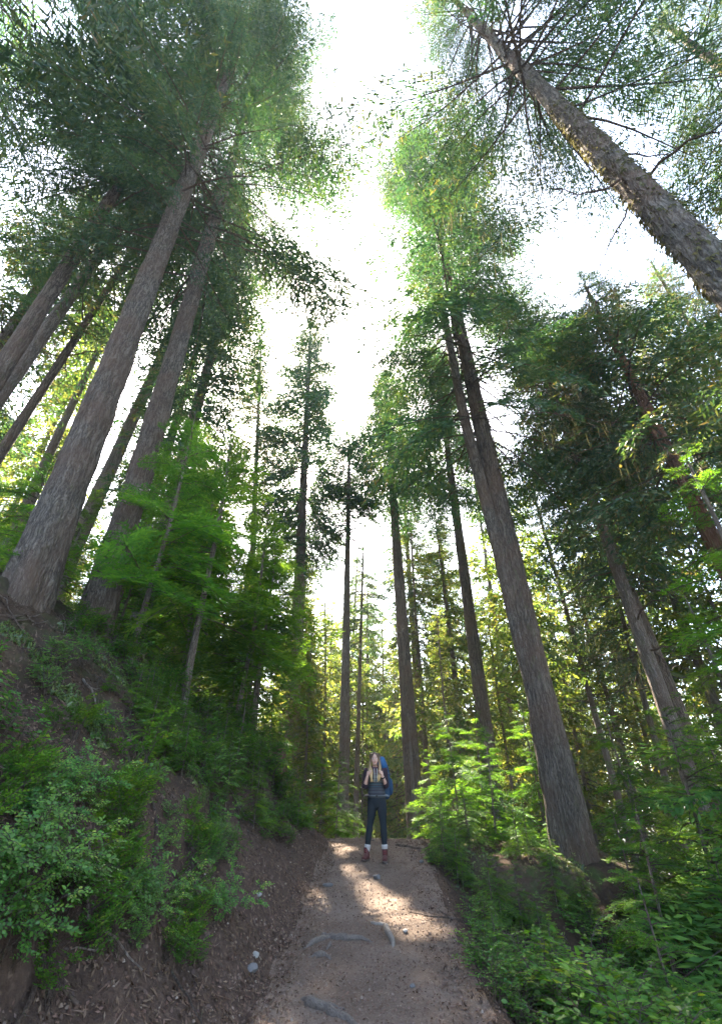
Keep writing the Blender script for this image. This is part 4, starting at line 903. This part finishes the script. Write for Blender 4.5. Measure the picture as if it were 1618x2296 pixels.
for (h_, k_, a_) in ((HLp, KL, AL), (HRp, KR, AR)):
    parts.append(tloft([h_, lim(h_, k_, .35), lim(h_, k_, .8), k_], [.093, .083, .060, .054])); parts.append(tloft([k_, lim(k_, a_, .3), lim(k_, a_, .7), a_], [.053, .055, .043, .036]))
    parts.append(tloft([a_, (a_[0], a_[1] - .02, .07), (a_[0], a_[1] - .055, .055)], [.034, .030, .020]))
# hands closed round the shoulder straps: palm, four curled fingers of different length, thumb
def hand(w, sg):
    w = np.array(w); out = []; up = np.array([-sg * 0.30, -0.10, 0.95]); up = up / np.linalg.norm(up); inn = np.array([-sg * 0.9, -0.25, 0.1]); inn = inn / np.linalg.norm(inn); fr = np.cross(up, inn) * sg; fr = fr / np.linalg.norm(fr)
    if fr[1] > 0: fr = -fr
    out.append(tloft([w, w + up * .03, w + up * .075], [.024, .030, .030], [.017, .019, .017]))
    for k in range(4):                 # knuckles in a row up the palm, fingers wrap inward round the strap
        ln = (.060, .070, .067, .054)[3 - k]; b = w + up * (.028 + .0175 * k) + fr * .010
        out.append(tloft([b, b + inn * ln * .42 + fr * .012, b + inn * ln * .75 - fr * .006, b + inn * ln * .70 - fr * .026], [.0095, .009, .0082, .007], None, 10))
    tb = w + up * .035 + inn * .012
    out.append(tloft([tb, tb + up * .03 + inn * .020 + fr * .018, tb + up * .055 + inn * .022 + fr * .024], [.012, .0105, .008], None, 10))
    return out
parts += hand(WL, -1) + hand(WR, 1)
body = link('body', remesh('body', parts, 0.0055, M_skin, 2), hiker)
for sg in (-1, 1):
    ey = link('eye', grid_mesh('eye', ell((HX + sg * .030, HY - .066, 1.592), (.014, .010, .0075), 12, 8), M_eyew), hiker)
    link('iris', grid_mesh('iris', ell((HX + sg * .030, HY - .0735, 1.592), (.0065, .004, .0068), 10, 8), M_iris), ey)
    link('eyebrow', grid_mesh('eyebrow', tube_rings(np.array([(HX + sg * .014, HY - .0775, 1.611), (HX + sg * .030, HY - .0755, 1.617), (HX + sg * .046, HY - .064, 1.612)]), np.array([.003, .0038, .0022]), 8), M_brow), hiker)
link('mouth', remesh('mouth', [tloft([(HX - .024, HY - .0685, 1.525), (HX, HY - .0775, 1.526), (HX + .024, HY - .0685, 1.525)], [.003, .0075, .003], [.004, .006, .004], 10)], 0.0025, M_lips, 1), hiker)
# hair: cap with parting and long wavy locks over both shoulders
hp_ = [ell((HX, HY + 0.035, 1.612), (0.083, 0.090, 0.098))]
rh = np.random.default_rng(6)
for sg in (-1, 1):
    for k in range(11):
        f = k / 10; x0 = HX + sg * (.022 + .055 * min(1, f * 1.6)); y0 = HY - .052 + .095 * f; L = rh.uniform(1.19, 1.27)
        out = .078 + .022 * rh.random() + .01 * f
        hp_.append(tloft([(HX + sg * .006, HY - .03 + .07 * f, 1.700 - .012 * f), (x0 + sg * .012, y0, 1.662), (HX + sg * (.080 + .004 * k % .01), y0 + .022, 1.575), (HX + sg * out, y0 - .012 - .01 * f, 1.47), (HX + sg * (out - .006 + .010 * rh.normal()), -.110 + .02 * f, 1.38), (HX + sg * (out - .022 + .012 * rh.normal()), -.150 + .02 * f, 1.29), (HX + sg * (out - .034 + .014 * rh.normal()), -.150 + .02 * f, L)], [.010, .016, .017, .018, .018, .014, .004], [.008, .012, .013, .013, .012, .010, .004], 10))
link('hair', remesh('hair', hp_, 0.006, M_hair, 1), hiker)
# pullover
SLV = []
pp = [vloft([(0.012, 0.025, 0.955), (0.012, 0.025, 1.0), (0.005, 0.02, 1.10), (0, 0.02, 1.22), (0, 0.025, 1.34), (0, 0.03, 1.415), (-.005, 0.02, 1.452)], [.172, .170, .150, .158, .172, .150, .072], [.118, .116, .105, .118, .118, .098, .068])]
for (s, e, w) in ((SL, EL, WL), (SR, ER, WR)): pp += [tloft([lim(s, e, -.12), lim(s, e, .15)], [.066, .060])]; SLV.append([tloft([lim(s, e, -.02), lim(s, e, .3), lim(s, e, .8), lim(s, e, 1.03)], [.068, .063, .059, .057]), tloft([lim(e, w, -.06), lim(e, w, .18), lim(e, w, .30)], [.057, .054, .050])])
pp.append(tloft([(-.085, 0.035, 1.43), (-.05, .085, 1.455), (0, .10, 1.46), (.05, .085, 1.455), (.085, 0.035, 1.43)], [.02, .034, .036, .034, .02]))   # hood
pull = link('pullover', remesh('pullover', pp, 0.0065, M_knit, 3), hiker)
for sv in SLV: link('sleeve', remesh('sleeve', sv, 0.0065, M_slv, 3), pull)
for sx_ in (-.028, .024): link('drawstring', grid_mesh('drawstring', tube_rings(np.array([(sx_, -.085, 1.425), (sx_ * .9, -.112, 1.36), (sx_ * .8, -.112, 1.27), (sx_ * 1.1, -.108, 1.20)]), .0045, 8), M_cord), hiker)
# leggings
lp = [vloft([(0.015, 0.03, 0.80), (0.015, 0.03, 0.86), (0.012, 0.03, 0.93), (0.012, 0.025, 1.0)], [.140, .163, .170, .150], [.09, .112, .115, .10])]
for (h_, k_, a_) in ((HLp, KL, AL), (HRp, KR, AR)): lp += [tloft([h_, lim(h_, k_, .35), lim(h_, k_, .8), k_], [.098, .089, .066, .060]), tloft([k_, lim(k_, a_, .3), lim(k_, a_, .62), lim(k_, a_, .74)], [.060, .061, .052, .050])]
link('leggings', remesh('leggings', lp, 0.007, M_legg, 3), hiker)
for (k_, a_, g_, toe) in ((KL, AL, gl, (-.055, -.135)), (KR, AR, gr, (-.012, -.150))):
    sk = link('sock', remesh('sock', [tloft([lim(k_, a_, .68), lim(k_, a_, .78), lim(k_, a_, .86), lim(k_, a_, 1.02)], [.052, .056, .050, .047]), tloft([lim(k_, a_, .72), lim(k_, a_, .76)], [.058, .058])], 0.006, M_sock, 2), hiker)
    ax_, ay = a_[0], a_[1]; tx, ty = toe
    bt = link('boot', remesh('boot', [vloft([(ax_, ay + .005, g_ + .03), (ax_, ay + .005, g_ + .10), (ax_, ay + .003, g_ + .17), (ax_, ay, g_ + .195)], [.046, .050, .053, .055], [.058, .060, .058, .060]),
        tloft([(ax_ - tx * .25, ay + .045, g_ + .045), (ax_ + tx * .3, ay + ty * .3, g_ + .062), (ax_ + tx * .75, ay + ty * .75, g_ + .052), (ax_ + tx * 1.1, ay + ty * 1.1, g_ + .042)], [.040, .050, .042, .026], [.044, .050, .052, .034])], 0.006, M_boot, 2), hiker)
    link('sole', remesh('sole', [tloft([(ax_ - tx * .4, ay + .06, g_ + .012), (ax_ + tx * .3, ay + ty * .3, g_ + .014), (ax_ + tx * .8, ay + ty * .8, g_ + .014), (ax_ + tx * 1.28, ay + ty * 1.25, g_ + .018)], [.020, .022, .022, .016], [.046, .048, .056, .030], 12)], 0.006, M_sole, 1), bt)
    for q_ in range(3): link('lace', grid_mesh('lace', tube_rings(np.array([(ax_ + tx * .35 - .028, ay + ty * .35 - .01 - .012 * q_ + .02, g_ + .105 + .028 * q_ - .012), (ax_ + tx * .35, ay + ty * .40 - .012 + .008 * q_, g_ + .112 + .028 * q_), (ax_ + tx * .35 + .028, ay + ty * .35 - .01 - .012 * q_ + .02, g_ + .105 + .028 * q_ - .012)]), .004, 6), M_lace), bt)
wv = np.array(lim(ER, WR, .82)); wd_ = norm(np.array(WR) - np.array(ER))
link('wristwatch', grid_mesh('wristwatch', tube_rings(np.array([wv - wd_ * .013, wv - wd_ * .008, wv + wd_ * .008, wv + wd_ * .013]), np.array([.029, .033, .033, .029]), 16), M_blk), hiker)

# backpack, carried on her back
pack = thing('backpack', 'tall blue hiking backpack worn by the woman, showing over her right shoulder in the photo', 'backpack', (PX, PY, PZ), 0)
def box_loft(P, rx, ry, seg=28, pw=0.55):
    P2, A, B, s = loft(P, rx, ry, seg); th = np.arange(seg) * 2 * math.pi / seg; c = np.sign(np.cos(th)) * np.abs(np.cos(th)) ** pw; s_ = np.sign(np.sin(th)) * np.abs(np.sin(th)) ** pw
    V = np.zeros((len(P2), seg, 3)); V[:, :, 0] = P2[:, :1] + A[:, None] * c; V[:, :, 1] = P2[:, 1:2] + B[:, None] * s_; V[:, :, 2] = P2[:, 2:]; return V
BX, BY = 0.135, 0.265
link('main_compartment', grid_mesh('main_compartment', box_loft([(BX, BY - .02, .93), (BX, BY, 1.0), (BX, BY + .01, 1.2), (BX - .005, BY, 1.4), (BX - .01, BY, 1.50)], [.10, .145, .155, .14, .12], [.08, .11, .125, .115, .10]), M_navy), pack)
link('top_lid', grid_mesh('top_lid', box_loft([(BX - .015, BY, 1.43), (BX - .015, BY, 1.48), (BX - .02, BY - .005, 1.56), (BX - .03, BY - .01, 1.63), (BX - .03, BY - .01, 1.65)], [.105, .120, .100, .075, .04], [.10, .125, .12, .09, .05]), M_blue), pack)
for sg in (-1, 1):
    link('side_pocket', grid_mesh('side_pocket', box_loft([(BX + sg * .155, BY, 1.0), (BX + sg * .165, BY, 1.06), (BX + sg * .165, BY, 1.22), (BX + sg * .155, BY, 1.28)], [.02, .035, .032, .012], [.05, .08, .08, .06], 18), M_navy), pack)
    sx0 = sg * .105
    link('shoulder_strap', remesh('shoulder_strap', [tloft([(sx0 * .95, .16, 1.40), (sx0 * .95, .10, 1.485), (sx0, .01, 1.475), (sx0 * 1.05, -.085, 1.40), (sx0 * 1.12, -.118, 1.30), (sx0 * 1.35, -.075, 1.16), (sx0 * 1.55, .04, 1.06)], [.010, .011, .011, .011, .010, .008, .007], [.024, .028, .028, .027, .024, .018, .012])], 0.006, M_blk, 1), pack)
    link('compression_strap', grid_mesh('compression_strap', tube_rings(np.array([(BX + sg * .10, BY - .115, 1.36), (BX + sg * .158, BY - .06, 1.35), (BX + sg * .16, BY + .06, 1.34), (BX + sg * .11, BY + .128, 1.33)]), .007, 6), M_grey), pack)
    link('hip_pad', remesh('hip_pad', [tloft([(sg * .09 + .012, .17, 1.0), (sg * .168 + .012, .10, .995), (sg * .186 + .012, .02, .99), (sg * .15 + .012, -.075, .985)], [.014, .018, .018, .010], [.045, .055, .050, .026])], 0.007, M_grey if sg > 0 else M_blk, 2), pack)
link('waist_belt', grid_mesh('waist_belt', tube_rings(np.array([(-.14, -.078, .985), (-.08, -.112, .985), (.01, -.122, .985), (.10, -.112, .985), (.165, -.076, .985)]), .006, 8, .016), M_grey), pack)
link('buckle', grid_mesh('buckle', ell((.01, -.130, .985), (.024, .008, .018), 10, 8), M_blk), pack)

# ------------------------------------------------------------------ morning haze
bm = bmesh.new(); bmesh.ops.create_cube(bm, size=1); me = bpy.data.meshes.new('haze'); bm.to_mesh(me); bm.free()
m, nt, out = mat('haze_air'); pv = N(nt, 'ShaderNodeVolumePrincipled'); pv.inputs['Color'].default_value = (0.92, 0.95, 1.0, 1); pv.inputs['Density'].default_value = 0.0008; pv.inputs['Anisotropy'].default_value = 0.1
nt.links.new(pv.outputs[0], out.inputs['Volume']); me.materials.append(m)
o = tag(link('haze', me), kind='stuff'); o.scale = (1420, 980, 115); o.location = (0, 425, -14)
